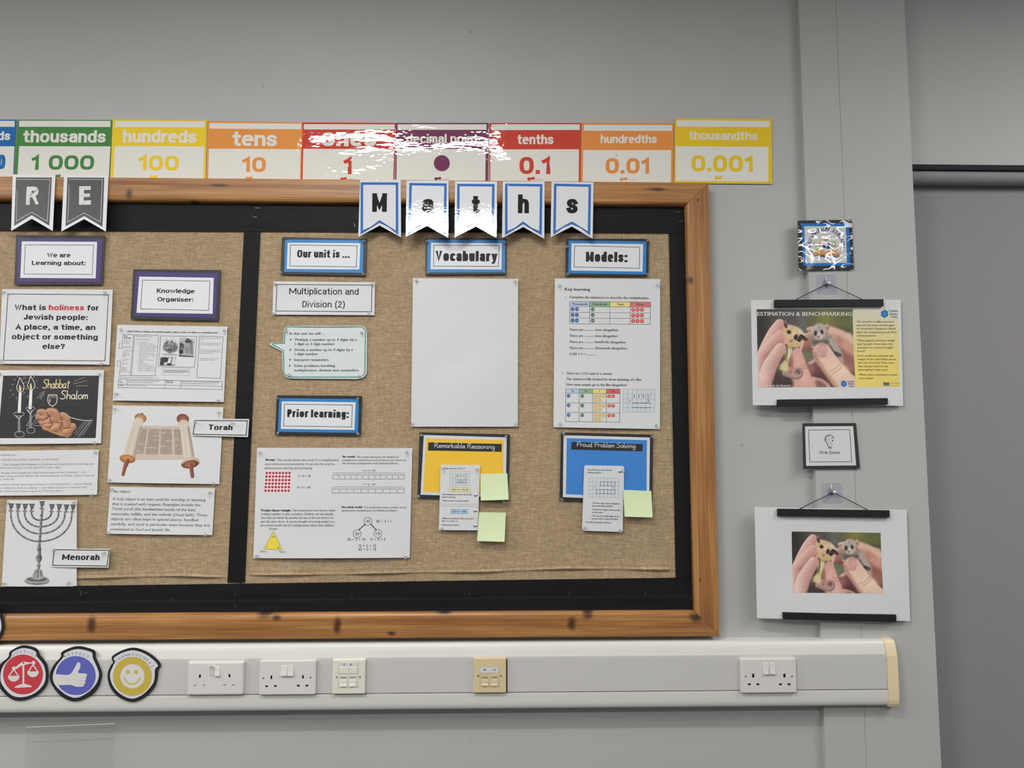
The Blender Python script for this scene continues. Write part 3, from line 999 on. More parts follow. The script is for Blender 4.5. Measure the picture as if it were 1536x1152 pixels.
prism_x(mb, [(-.0004, zt + e), (-.031, zt + e), (-.0370, zt), (-.0415, zt - .0045), (-.0452, zt - .016), (-.0485, zt - .030), (-.0507, zt - .045), (-.0517, zg1), (-.0517, zg2), (-.0507, zb + .016), (-.0485, zb + .006), (-.0455, zb - .001), (-.040, zb - e), (-.0004, zb - e)], xe + .0003, xe + .0285, CREAM)
o = mb.build('end_cap', tk); o['label'] = 'yellowed cream end cap'
md = o.modifiers.new('soft', 'BEVEL'); md.width = 0.003; md.segments = 3; md.limit_method = 'ANGLE'; md.angle_limit = radians(50)

def wrect(c, y):
    p = at(np.array([a[0] for a in c], float), np.array([a[1] for a in c], float), y)
    return (p[0, 0] + p[3, 0]) / 2, (p[1, 0] + p[2, 0]) / 2, (p[2, 2] + p[3, 2]) / 2, (p[0, 2] + p[1, 2]) / 2

def rring(x0, x1, z0, z1, r, y, n=5):
    out = []
    for cx, cz, a in ((x1 - r, z1 - r, 0), (x0 + r, z1 - r, 90), (x0 + r, z0 + r, 180), (x1 - r, z0 + r, 270)):
        for k in range(n):
            t = radians(a + 90 * k / (n - 1))
            out.append((cx + r * cos(t), y, cz + r * sin(t)))
    return out
def plate(mb, x0, x1, z0, z1, yf, yb_, r, bev, m):
    rings = [rring(x0, x1, z0, z1, r, yb_), rring(x0, x1, z0, z1, r, yf + bev)]
    for t in (30, 60, 90):
        i = bev * (1 - cos(radians(t)))
        rings.append(rring(x0 + i, x1 - i, z0 + i, z1 - i, max(r - i * .6, .0004), yf + bev * (1 - sin(radians(t)))))
    n = len(rings[0])
    v = [p for q in rings for p in q]
    f = [(j * n + i, j * n + (i + 1) % n, (j + 1) * n + (i + 1) % n, (j + 1) * n + i) for j in range(len(rings) - 1) for i in range(n)]
    f += [tuple(range(n)), tuple(range((len(rings) - 1) * n, len(rings) * n))]
    mb.closed(v, f, m)

SOCK = M((208, 205, 201), 'plastic')
DARK = M((24, 22, 22), 'matte')
BRASS = M((120, 116, 108), 'metal')
Y_PL = -0.0585
def zpt(z, x, y): return (z[0] + x * z[2], z[1] + y * z[2])
def socket(zoom, cs, label, screws, switches, earth, pins, rocked=(), slotcol=DARK, older=False):
    c = [zpt(zoom, *q) for q in cs]
    x0, x1, z0, z1 = wrect(c, Y_PL)
    root = tag(empty('socket_outlet', ((x0 + x1) / 2, Y_TRUNK, z0)), label, 'socket', 'double sockets on the trunking')
    mb = MB(); plate(mb, x0, x1, z0, z1, Y_PL, -0.0502, .004, .0055 if older else .0030, SOCK)
    def slot(r, m, mbx):
        w = wrect([zpt(zoom, r[0], r[2]), zpt(zoom, r[1], r[2]), zpt(zoom, r[1], r[3]), zpt(zoom, r[0], r[3])], Y_PL)
        box(mbx, w[0], w[1], Y_PL - .00012, Y_PL + .0004, w[2], w[3], m)
    mb.build('face_plate', root)
    for e_, pp in zip(earth, (pins[:2], pins[2:])):
        mh = MB(); slot(e_, DARK, mh)
        for q in pp:
            slot(q, slotcol, mh)
        mh.build('pin_holes', root)
    for sw, rk in zip(switches, rocked or (0,) * 9):
        w = wrect([zpt(zoom, sw[0], sw[2]), zpt(zoom, sw[1], sw[2]), zpt(zoom, sw[1], sw[3]), zpt(zoom, sw[0], sw[3])], Y_PL)
        ms = MB()
        a, b, lo, hi = w
        d0, d1 = (.0050, .0008) if rk else (.0008, .0050)       # top / bottom stand-out
        mid = lo + (hi - lo) * (.45 if not rk else .6)
        pr = [(Y_PL + .0005, hi), (Y_PL - d0, hi), (Y_PL - .0026, mid), (Y_PL - d1, lo), (Y_PL + .0005, lo)]
        prism_x(ms, pr, a, b, SOCK)
        if rk: box(ms, a + .001, b - .001, Y_PL - .0052, Y_PL - .004, hi - .0005, hi + .0012, M((110, 40, 36), 'plastic'))
        o = ms.build('switch', root)
        md = o.modifiers.new('soft', 'BEVEL'); md.width = .0006; md.segments = 2
    for sx, sy in screws:
        px, py = zpt(zoom, sx, sy)
        p = at(np.array(px), np.array(py), Y_PL)
        ms = MB(); lathe(ms, [(.0021, 0), (.0021, .0003), (.0012, .0007), (0.0001, .0008)], p, (0, -1, 0), BRASS, 12)
        box(ms, p[0] - .0019, p[0] + .0019, p[1] - .00095, p[1] - .0004, p[2] - .00028, p[2] + .00028, DARK)
        ms.build('screw', root)
    return root
Za = (270, 970, .1888)
s1 = socket(Za, [(60, 121), (512, 117), (499, 386), (53, 392)], 'white double socket nearest the smiley badge, one switch tipped the other way', [],
       [(236, 274, 156, 230), (278, 318, 158, 230)], [(150, 166, 222, 248), (385, 401, 218, 243)],
       [(109, 130, 302, 314), (180, 201, 300, 312), (344, 365, 298, 310), (413, 434, 297, 309)], (1, 0), M((150, 146, 142), 'matte'), True)
socket(Za, [(632, 112), (1082, 108), (1077, 380), (626, 388)], 'white double socket just left of the square white data outlet',
       [(663, 250), (1037, 245)], [(803, 854, 149, 229), (857, 904, 147, 229)], [(719, 733, 229, 257), (970, 984, 226, 253)],
       [(678, 699, 307, 321), (747, 768, 305, 319), (929, 951, 303, 317), (998, 1019, 302, 316)])
Zb = (1020, 900, .26042)
socket(Zb, [(347, 338), (666, 337), (677, 536), (353, 537)], 'white double socket at the far right of the trunking near the cream end cap',
       [(379, 439), (645, 440)], [(478, 509, 363, 426), (515, 547, 363, 425)], [(415, 428, 424, 446), (595, 608, 424, 446)],
       [(391, 408, 480, 491), (440, 457, 480, 491), (570, 587, 480, 491), (619, 636, 480, 491)])

def data_outlet(zoom, cs, label, col, panel, labels, jacks, screws, shutters=(), words=(), gap=None):
    PLM = M(col, 'plastic')
    c = [zpt(zoom, *q) for q in cs]
    x0, x1, z0, z1 = wrect(c, Y_PL)
    root = tag(empty('data_outlet', ((x0 + x1) / 2, Y_TRUNK, z0)), label, 'data outlet', 'data outlets on the trunking')
    def W_(r, y=Y_PL): return wrect([zpt(zoom, r[0], r[2]), zpt(zoom, r[1], r[2]), zpt(zoom, r[1], r[3]), zpt(zoom, r[0], r[3])], y)
    mb = MB(); plate(mb, x0, x1, z0, z1, Y_PL, -.0502, .002, .0030, PLM)
    mb.build('face_plate', root)
    w = W_(panel)
    mp = MB(); box(mp, w[0], w[1], Y_PL - .0004, Y_PL + .0004, w[2], w[3], M(tuple(np.array(col) - 3), 'plastic'), .0002)
    DK = M(tuple(np.array(col) * .62), 'matte')
    for a_, b_ in ((w[0], w[0] + .0004), (w[1] - .0004, w[1]), ((w[0] + w[1]) / 2 - .0002, (w[0] + w[1]) / 2 + .0002)):
        box(mp, a_, b_, Y_PL - .00045, Y_PL, w[2], w[3], DK)
    mp.build('insert_panel', root)
    for r in shutters:
        q = W_(r); ms = MB(); box(ms, q[0], q[1], Y_PL - .0014, Y_PL, q[2], q[3], PLM, .0005); ms.build('blank_shutter', root)
    for r in jacks:
        q = W_(r); a, b, lo, hi = q; ms = MB(); h = hi - lo
        y = Y_PL - .0005
        # recessed opening with a sloping lower lip
        box(ms, a, b, y - .0002, y, hi - h * .16, hi, DK)
        prism_x(ms, [(y, hi - h * .16), (y - .0001, hi - h * .16), (y - .0012, lo + h * .40), (y, lo + h * .38)], a, b, PLM)
        prism_x(ms, [(y, lo + h * .34), (y - .0006, lo + h * .34), (y - .0030, lo), (y, lo)], a, b, PLM)
        ms.build('jack', root)
    LAB = M((204, 204, 208), 'paper')
    for r in labels:
        q = W_(r); ms = MB(); box(ms, q[0], q[1], Y_PL - .0008, Y_PL - .0003, q[2], q[3], LAB)
        s = Surf(zoom, [(r[0], r[2]), (r[1], r[2]), (r[1], r[3]), (r[0], r[3])], Y_PL - .0008)
        for tx, a, b, base, cap in words:
            if r[0] <= a <= r[1]: text(ms, s, tx, a, b, base, cap, INK, 1, bold=cap * .06)
        ms.build('number_label', root)
    for sx, sy in screws:
        px, py = zpt(zoom, sx, sy); p = at(np.array(px), np.array(py), Y_PL)
        ms = MB(); lathe(ms, [(.0021, 0), (.0021, .0003), (.0012, .0007), (0.0001, .0008)], p, (0, -1, 0), BRASS, 12)
        box(ms, p[0] - .0019, p[0] + .0019, p[1] - .00095, p[1] - .0004, p[2] - .00028, p[2] + .00028, DARK)
        ms.build('screw', root)
    return root
data_outlet(Za, [(1212, 104), (1475, 100), (1470, 375), (1207, 381)], 'white square data outlet with four small openings, right of a double socket', (216, 212, 200), (1258, 1414, 124, 326),
            [(1264, 1412, 125, 152)], [(1273, 1323, 240, 313), (1347, 1397, 239, 311)], [(1243, 242), (1430, 240)],
            [(1267, 1340, 163, 213), (1345, 1412, 162, 212)], [('2', 1296, 1310, 150, 17), ('6', 1349, 1363, 148, 17)])
Zc_ = (690, 970, .06944)
data_outlet(Zc_, [(292, 242), (997, 242), (1000, 1002), (293, 1006)], 'yellowed cream square data outlet with two openings under number labels', (206, 190, 150), (432, 848, 412, 852),
            [(435, 632, 456, 562), (636, 838, 452, 556)], [(468, 606, 655, 836), (676, 808, 650, 836)], [(393, 630), (890, 627)], (),
            [('84', 508, 562, 520, 40), ('12', 714, 774, 518, 42)])
mb = MB(); a = wrect([zpt(Zc_, 1000, 240), zpt(Zc_, 1024, 240), zpt(Zc_, 1024, 985), zpt(Zc_, 1000, 985)], -.0491)
box(mb, a[0], a[1], -.0494, -.0488, a[2], a[3], DARK); mb.build('cover_gap', tk)

# ================================================================== clear push pins
CLEAR = mat_clear('clear_plastic_pin', (.985, .987, .99), .22, .13, (215, 216, 220))
PIN = None
def pin(px, py, y, sheet, where):
    global PIN
    p = at(np.array(float(px)), np.array(float(py)), y)
    if PIN is None:
        mb = MB()
        lathe(mb, [(.0001, 0), (.0032, .0001), (.0038, .0007), (.0033, .0015), (.0020, .0022), (.0018, .0042), (.0022, .0066), (.0036, .0075), (.0039, .0084), (.0032, .0091), (.0001, .0093)], (0, 0, 0), (0, 0, 1), CLEAR, 14)
        PIN = mb.build('push_pin', None, smooth=True)
        o = PIN
    else:
        o = PIN.copy(); COL.objects.link(o)
    d = Vector((rng.uniform(-.35, .35), -1, rng.uniform(-.55, .15))).normalized()
    o.rotation_euler = d.to_track_quat('Z', 'Y').to_euler()
    o.location = p + np.array([0, -.0016, 0])
    tag(o, 'clear push pin at the %s of the %s' % (where, sheet), 'push pin', 'clear push pins on the notice board')
    return o
def pins(sheet, y, zoom, tl=None, tr=None, br=None, bl=None, extra=()):
    for q, w in ((tl, 'top left corner'), (tr, 'top right corner'), (br, 'bottom right corner'), (bl, 'bottom left corner')):
        if q: pin(*zpt(zoom, *q), y, sheet, w)
    for q, w in extra: pin(*zpt(zoom, *q), y, sheet, w)

# ================================================================== place value cards behind the frame
Z1, Z2, Z3 = (0, 160, .3125), (440, 160, .3125), (800, 160, .3125)
PWHITE = M((220, 218, 210), 'gloss')
def leaf_logo(mb, s, x0, x1, y0, y1, m, dash=None):
    w, h = x1 - x0, y1 - y0
    poly(mb, s, smooth([(x0, y0 + h * .45), (x0 + w * .2, y0 + h * .1), (x0 + w * .5, y0 + h * .2), (x0 + w * .75, y0), (x1, y0 + h * .3), (x0 + w * .85, y0 + h * .75), (x0 + w * .5, y0 + h * .7), (x0 + w * .25, y1), (x0 + w * .1, y0 + h * .8)], 4, True), m, 2)
    if dash: line(mb, s, [(dash[0], dash[2]), (dash[1], dash[2])], 1.6, m, 2)
def value_card(zoom, c, col, stripq, header, word, num, label, y, logo=None, dot=None, wordbold=2.6, lightbody=None, bottom=None):
    s = Surf(zoom, c, y, bump=.0006, wave=.0007, seed=c[0][0] * .01)
    root = tag(empty('place_value_card', s.center()), label, 'place value card', 'place value cards above the notice board')
    CM = M(col, 'gloss')
    mb = MB(); slab(mb, s, CM, th=.0005)
    tl, tr, br, bl = [np.array(q, float) for q in c]
    x0, x1 = stripq[0], stripq[1]
    rect(mb, s, x0, stripq[2], x1, stripq[3], PWHITE, 1)
    yb_ = bottom or (bl[1] + br[1]) / 2
    rect(mb, s, x0 - 5, header[1], x1 - 5, yb_, PWHITE, 1)
    if logo: leaf_logo(mb, s, *logo[:4], CM, logo[4] if len(logo) > 4 else None)
    mb.build('card', root)
    mb = MB(); rect(mb, s, x0 - 6, header[0], x1 + 2, header[1], CM, 2)
    if word:
        hm = 1.0 if not any(q in word[0] for q in 'bdfhklti') else 1.4
        k_ = word[4] / (11 if hm == 1.4 else 7)
        heavy(mb, s, *word, k_ * wordbold, k_ * wordbold * .78, PWHITE, 3, hmax=hm)
    o = mb.build('header_band', root)
    for q in (num if isinstance(num, list) else [num]):
        mb = MB()
        if q: heavy(mb, s, *q, q[4] * .25, q[4] * .21, CM, 3, gap=.45)
        elif dot: disc(mb, s, *dot, CM, 3, n=36)
        mb.build('numeral', root)
    return root
D = 62        # the cards run on behind the frame by about this much in crop units
value_card(Z1, [(-390, 60), (80, 62), (62, 373), (-400, 373)], (44, 106, 168), (-380, 70, 68, 96), (100, 190), ('ten thousands', -330, 48, 160, 42), [('10', -260, -140, 300, 70), ('000', -105, 25, 300, 70)],
           'blue card cut off at the left end of the place value row', -.0016)
value_card(Z1, [(84, 62), (541, 64), (524, 373), (66, 373)], (74, 132, 74), (92, 530, 68, 97), (99, 190), ('thousands', 110, 506, 172, 58), [('1', 150, 187, 303, 70), ('000', 232, 450, 303, 70)],
           'green place value card reading thousands, 1 000', -.0024, (265, 292, 324, 344))
value_card(Z1, [(541, 62), (993, 66), (986, 373), (528, 373)], (230, 198, 58), (552, 982, 70, 99), (101, 190), ('hundreds', 590, 942, 173, 60), ('100', 664, 857, 306, 71),
           'yellow place value card reading hundreds, 100, beside the green one', -.0030, (718, 756, 328, 348))
value_card(Z1, [(998, 68), (1453, 75), (1448, 373), (990, 373)], (222, 146, 76), (1006, 1446, 80, 107), (109, 203), ('tens', 1115, 1329, 189, 70), ('10', 1162, 1276, 314, 71),
           'orange place value card reading tens, 10', -.0024, (1178, 1214, 335, 352), wordbold=2.6)
value_card(Z2, [(44, 75), (491, 78), (483, 373), (36, 373)], (198, 70, 58), (51, 486, 85, 110), (112, 203), ('ones', 134, 397, 190, 66), ('1', 240, 282, 324, 82),
           'red place value card reading ones, 1, with a bright lamp reflection', -.0030, (226, 258, 338, 354, (262, 296, 349)), wordbold=2.3)
value_card(Z2, [(492, 78), (937, 78), (933, 373), (490, 373)], (118, 62, 92), (501, 927, 85, 111), (112, 204), ('decimal point', 542, 888, 176, 44), None,
           'purple place value card reading decimal point, with one purple dot', -.0024, (676, 711, 337, 355, (714, 754, 350)), dot=(713, 272, 38.5), wordbold=2.4)
value_card(Z2, [(942, 78), (1381, 78), (1378, 373), (940, 373)], (198, 72, 60), (951, 1375, 85, 112), (113, 205), ('tenths', 1075, 1248, 180, 46), ('0.1', 1085, 1236, 324, 82),
           'red place value card reading tenths, 0.1', -.0030, (1122, 1160, 337, 357, (1162, 1200, 350)), wordbold=2.4)
value_card(Z3, [(231, 78), (675, 80), (671, 373), (226, 373)], (222, 142, 74), (243, 666, 88, 116), (117, 208), ('hundredths', 323, 592, 175, 40), ('0.01', 346, 558, 322, 75),
           'orange place value card reading hundredths, 0.01', -.0024, (414, 452, 340, 357, (455, 495, 352)), wordbold=2.4)
value_card(Z3, [(680, 56), (1145, 60), (1147, 371), (677, 368)], (226, 192, 48), (689, 1133, 67, 97), (98, 191), ('thousandths', 747, 1076, 160, 41), ('0.001', 759, 1056, 312, 78),
           'yellow place value card reading thousandths, 0.001, sticking out past the frame', -.0036, (870, 906, 332, 354, (908, 952, 344)), wordbold=2.4, bottom=358)

# ================================================================== pennants hanging over the frame
def pennant(zoom, outer, print_, label, letter, cols, finish, width=15.5, tilt=3.0, chalk=None, ltr=None):
    tl, tr, tipr, notch, tipl = outer
    s = Surf(zoom, [tl, tr, tipr, tipl], -.0368, tilt=radians(tilt))
    root = tag(empty('pennant', s.center()), label, 'pennant', 'letter pennants over the notice board')
    mb = MB()
    finish = 'pgloss' if finish == 'gloss' else finish
    PW = M((216, 217, 220), finish)
    slab_poly(mb, s, outer, PW, .0006)
    if chalk:
        poly(mb, s, print_, M(cols, 'satin'), 1)
        ch = M((205, 205, 205), 'paper')
        line(mb, s, chalk[:5], 5, ch, 2); line(mb, s, [chalk[4], (chalk[0][0] - 3, (chalk[0][1] + chalk[4][1]) / 2), chalk[5]], 4, ch, 2)
    else:
        p = np.array(print_, float)
        cxy = p.mean(0)
        w = width
        # border runs inside the printed outline
        inn = [p[0] + (w, w), p[1] + (-w, w), p[2] + (-w, -w * 1.75), p[3] + (0, w * 1.15), p[4] + (w, -w * 1.75)]
        ring = [(i, (i + 1) % 5, 5 + (i + 1) % 5, 5 + i) for i in range(5)]
        mb.front(s.P(np.concatenate([p, np.array(inn)]), EPS), ring, M(cols, finish))
    mb.build('card', root)
    mb = MB()
    ltr(mb, s)
    o = mb.build('letter', root)
    return root
Zp = (0, 240, .1172)
CHALK = M((212, 212, 212), 'paper')
DKS = M((120, 118, 116), 'paper')
def chalk_R(mb, s):
    poly(mb, s, [(343, 342), (342, 342), (440, 341), (475, 352), (495, 390), (485, 435), (455, 465), (497, 565), (455, 571), (415, 478), (385, 478), (380, 573), (332, 573)], CHALK, 3)
    poly(mb, s, [(405, 395), (430, 392), (440, 408), (428, 420), (402, 420)], M((86, 84, 83), 'satin'), 4)
    for k in range(11):
        x = 372 + k * 10; y = 480 - k * 8
        line(mb, s, [(x, y), (x + 14, y - 34 - (k % 3) * 8)], 3.2, DKS, 4)
    for k in range(8): line(mb, s, [(352 + k * 16, 556 - (k % 2) * 22), (366 + k * 16, 526 - (k % 2) * 22)], 3, DKS, 4)
def chalk_E(mb, s):
    poly(mb, s, [(1015, 337), (1160, 335), (1163, 380), (1075, 385), (1073, 432), (1150, 430), (1152, 472), (1072, 474), (1070, 522), (1165, 515), (1163, 570), (1012, 573)], CHALK, 3)
    for k in range(13):
        line(mb, s, [(1030 + (k % 5) * 24, 372 + (k // 5) * 95), (1050 + (k % 5) * 24, 346 + (k // 5) * 95)], 3, DKS, 4)
pennant(Zp, [(163, 183), (709, 195), (674, 909), (407, 750), (143, 906)], [(205, 222), (665, 224), (632, 842), (405, 708), (180, 846)], 'chalkboard style pennant with the letter R', 'R', (76, 74, 73), 'satin',
        chalk=[(218, 248), (640, 250), (605, 783), (404, 668), (208, 783), (221, 390)], ltr=chalk_R)
pennant(Zp, [(820, 195), (1388, 200), (1354, 915), (1077, 755), (785, 914)], [(862, 223), (1336, 226), (1312, 856), (1078, 718), (838, 850)], 'chalkboard style pennant with the letter E', 'E', (76, 74, 73), 'satin',
        chalk=[(884, 247), (1310, 250), (1285, 795), (1077, 678), (865, 795), (884, 320)], ltr=chalk_E)
Zq = (520, 260, .2474)
LB = M((40, 40, 42), 'pgloss')
def ltr_box(ch, x0, x1, ytop, base):
    def fn(mb, s):
        hm = 1.4 if ch in 'Mh' else (1.36 if ch == 't' else 1.0)
        px = {'M': 29, 'a': 28, 't': 29, 'h': 28, 's': 29}[ch]
        heavy(mb, s, ch, x0, x1, base, base - ytop, px, 23, LB, 3, hmax=hm)
    return fn
BLU = (62, 112, 182)
pennant(Zq, [(82, 40), (328, 38), (330, 388), (200, 316), (70, 385)], [(85, 54), (313, 55), (313, 374), (199, 283), (84, 371)], 'white and blue pennant with the letter M', 'M', BLU, 'gloss', tilt=1.5, ltr=ltr_box('M', 154, 243, 118, 234))
pennant(Zq, [(363, 45), (618, 45), (616, 391), (488, 318), (359, 385)], [(380, 58), (607, 61), (603, 376), (488, 290), (373, 371)], 'white and blue pennant with the letter a, half hidden by glare', 'a', BLU, 'gloss', ltr=ltr_box('a', 455, 526, 155, 239), tilt=7.7)
pennant(Zq, [(657, 47), (912, 50), (909, 392), (783, 322), (655, 388)], [(670, 63), (897, 65), (893, 376), (783, 296), (668, 372)], 'white and blue pennant with the letter t, lower half in glare', 't', BLU, 'gloss', ltr=ltr_box('t', 758, 806, 137, 242), tilt=7.9)
pennant(Zq, [(947, 50), (1200, 50), (1198, 396), (1070, 325), (942, 392)], [(960, 62), (1187, 65), (1183, 376), (1070, 291), (960, 375)], 'white and blue pennant with the letter h', 'h', BLU, 'gloss', tilt=2.5, ltr=ltr_box('h', 1038, 1105, 128, 242))
pennant(Zq, [(1242, 50), (1497, 55), (1491, 396), (1365, 322), (1237, 387)], [(1257, 62), (1482, 67), (1477, 378), (1365, 291), (1252, 375)], 'white and blue pennant with the letter s', 's', BLU, 'gloss', tilt=2, ltr=ltr_box('s', 1333, 1400, 155, 243))

# ================================================================== heading cards on black and coloured mounts
def heading(zoom, black, colour, white, line_, lines, col, label, y=Y_PAPER - .0008, fin='satin', capbold=(2.5, 2.5), pinq=None, name=None, lw=3, mid=True):
    s = Surf(zoom, black, y)
    root = tag(empty('heading_card', s.center()), label, 'heading card', 'mounted heading cards on the notice board')
    mb = MB(); slab(mb, s, M((36, 36, 38), fin), th=.0012, n=1); mb.build('black_mount', root)
    if colour is not None:
        mb = MB(); slab(mb, s, M(col, fin), colour, th=.0003, n=1, lv=4); mb.build('coloured_mount', root)
    mb = MB(); slab(mb, s, M((214, 215, 219), fin), white, th=.0003, n=1, lv=8)
    s2 = Surf(zoom, white, y)
    s2.c = np.array(white, float)
    frame(mb, s2, line_, lw, INK, 9)
    for t in lines:
        heavy(mb, s2, *t[:5], t[5], t[6], M((40, 40, 42), 'paper'), 10, hmax=1.4)
    mb.build('card_face', root)
    if pinq: pins(name, y - .0004, zoom, *pinq)
    return root
Z4 = (0, 340, .2604)
PUR = (64, 46, 106)
heading(Z4, [(93, 48), (606, 52), (591, 335), (82, 335)], [(106, 66), (592, 70), (577, 319), (97, 318)], [(127, 85), (560, 88), (552, 298), (118, 295)], [(147, 105), (540, 107), (532, 275), (140, 273)],
        [('We are', 272, 407, 177, 25, 7.4, 4.6), ('Learning about:', 184, 493, 222, 25, 7.4, 4.6)], PUR, 'purple and black mounted card reading We are Learning about')
heading(Z4, [(768, 245), (1272, 250), (1260, 543), (752, 533)], [(784, 262), (1254, 268), (1246, 527), (769, 515)], [(803, 288), (1232, 295), (1225, 502), (787, 496)], [(822, 308), (1210, 314), (1203, 482), (811, 474)],
        [('Knowledge', 903, 1121, 383, 25, 7.4, 4.6), ('Organiser:', 907, 1113, 432, 25, 7.4, 4.6)], PUR, 'purple and black mounted card reading Knowledge Organiser')
Z7 = (360, 340, .2951)
BL2 = (40, 122, 186)
heading(Z7, [(213, 52), (645, 62), (640, 250), (205, 242)], [(229, 66), (628, 69), (624, 235), (225, 230)], [(243, 82), (612, 84), (607, 218), (238, 215)], [(257, 93), (595, 98), (592, 205), (254, 200)],
        [('Our unit is ...', 290, 558, 158, 39, 10.5, 7)], BL2, 'blue and black mounted card reading Our unit is', fin='satin', pinq=((222, 58), (632, 72), (631, 240), (212, 233)), name='Our unit is card')
heading(Z7, [(187, 857), (620, 860), (613, 1062), (178, 1057)], [(200, 872), (604, 877), (600, 1048), (192, 1043)], [(213, 888), (588, 893), (582, 1033), (208, 1028)], [(227, 902), (571, 907), (568, 1018), (222, 1013)],
        [('Prior learning:', 240, 553, 970, 40, 12, 7.4)], BL2, 'blue and black mounted card reading Prior learning', pinq=((193, 873), (600, 872), (602, 1055), (193, 1050)), name='Prior learning card')
Z8 = (600, 340, .2778)
heading(Z8, [(137, 62), (575, 62), (573, 258), (137, 260)], [(150, 70), (568, 72), (567, 247), (145, 248)], [(168, 87), (550, 90), (548, 232), (165, 230)], [(182, 101), (535, 102), (532, 215), (182, 213)],
        [('Vocabulary', 190, 526, 187, 56, 17, 10.5)], BL2, 'blue and black mounted card reading Vocabulary', fin='satin', pinq=((148, 82), (565, 82), (563, 243), (148, 245)), name='Vocabulary card')
Z9 = (810, 340, .2778)
heading(Z9, [(138, 65), (588, 65), (585, 268), (137, 265)], [(155, 75), (575, 80), (571, 258), (153, 252)], [(170, 90), (557, 95), (553, 243), (168, 237)], [(187, 104), (538, 111), (536, 225), (184, 218)],
        [('Models:', 247, 472, 191, 55, 17, 10.5)], BL2, 'blue and black mounted card reading Models', fin='satin', pinq=((143, 112), (580, 78), (578, 256), (146, 254)), name='Models card')

# ================================================================== loose sheets, left board
def sheet(name, zoom, c, y, label, draw, cat='paper sheet', group='paper sheets on the notice board', bump=.003, wave=.0008, lift=0.0, mat=None, pinq=None, pname=None, children=None, outline=None):
    s = Surf(zoom, c, y, bump=bump, wave=wave, seed=float(c[0][0]) * .37 + float(c[0][1]), lift=lift)
    mb = MB()
    if outline is None: slab(mb, s, mat or WHITE, th=.0003)
    else: slab_poly(mb, s, outline, mat or WHITE, .0004)
    if draw: draw(mb, s)
    if children:
        root = tag(empty(name, s.center()), label, cat, group)
        mb.build('paper', root)
        for nm, fn in children:
            m2 = MB(); fn(m2, s); m2.build(nm, root)
    else:
        root = tag(mb.build(name, None, origin=s.center()), label, cat, group)
    if pinq: pins(pname, y, zoom, *pinq)
    return root

def d(mb, s):
    frame(mb, s, [(47, 388), (625, 393), (605, 773), (20, 770)], 4, INK)
    B = (9.4, 5.8)
    RED = M((186, 52, 56), 'paper')
    heavy(mb, s, 'What is', 85, 266, 481, 31, *B, INK, 3, .4); heavy(mb, s, 'holiness', 282, 485, 482, 31, *B, RED, 3, .4); heavy(mb, s, 'for', 502, 568, 483, 31, *B, INK, 3, .4)
    for t, a, b, y in (('Jewish people:', 138, 505, 537), ('A place, a time, an', 90, 549, 594), ('object or something', 68, 563, 650), ('else?', 245, 374, 705)):
        heavy(mb, s, t, a, b, y, 31, *B, INK, 3, .4)
sheet('question_sheet', Z4, [(12, 360), (650, 363), (630, 795), (-4, 790)], Y_PAPER, 'white sheet asking What is holiness for Jewish people', d, pinq=((27, 378), (612, 380), (588, 790), (10, 772)), pname='holiness question sheet')

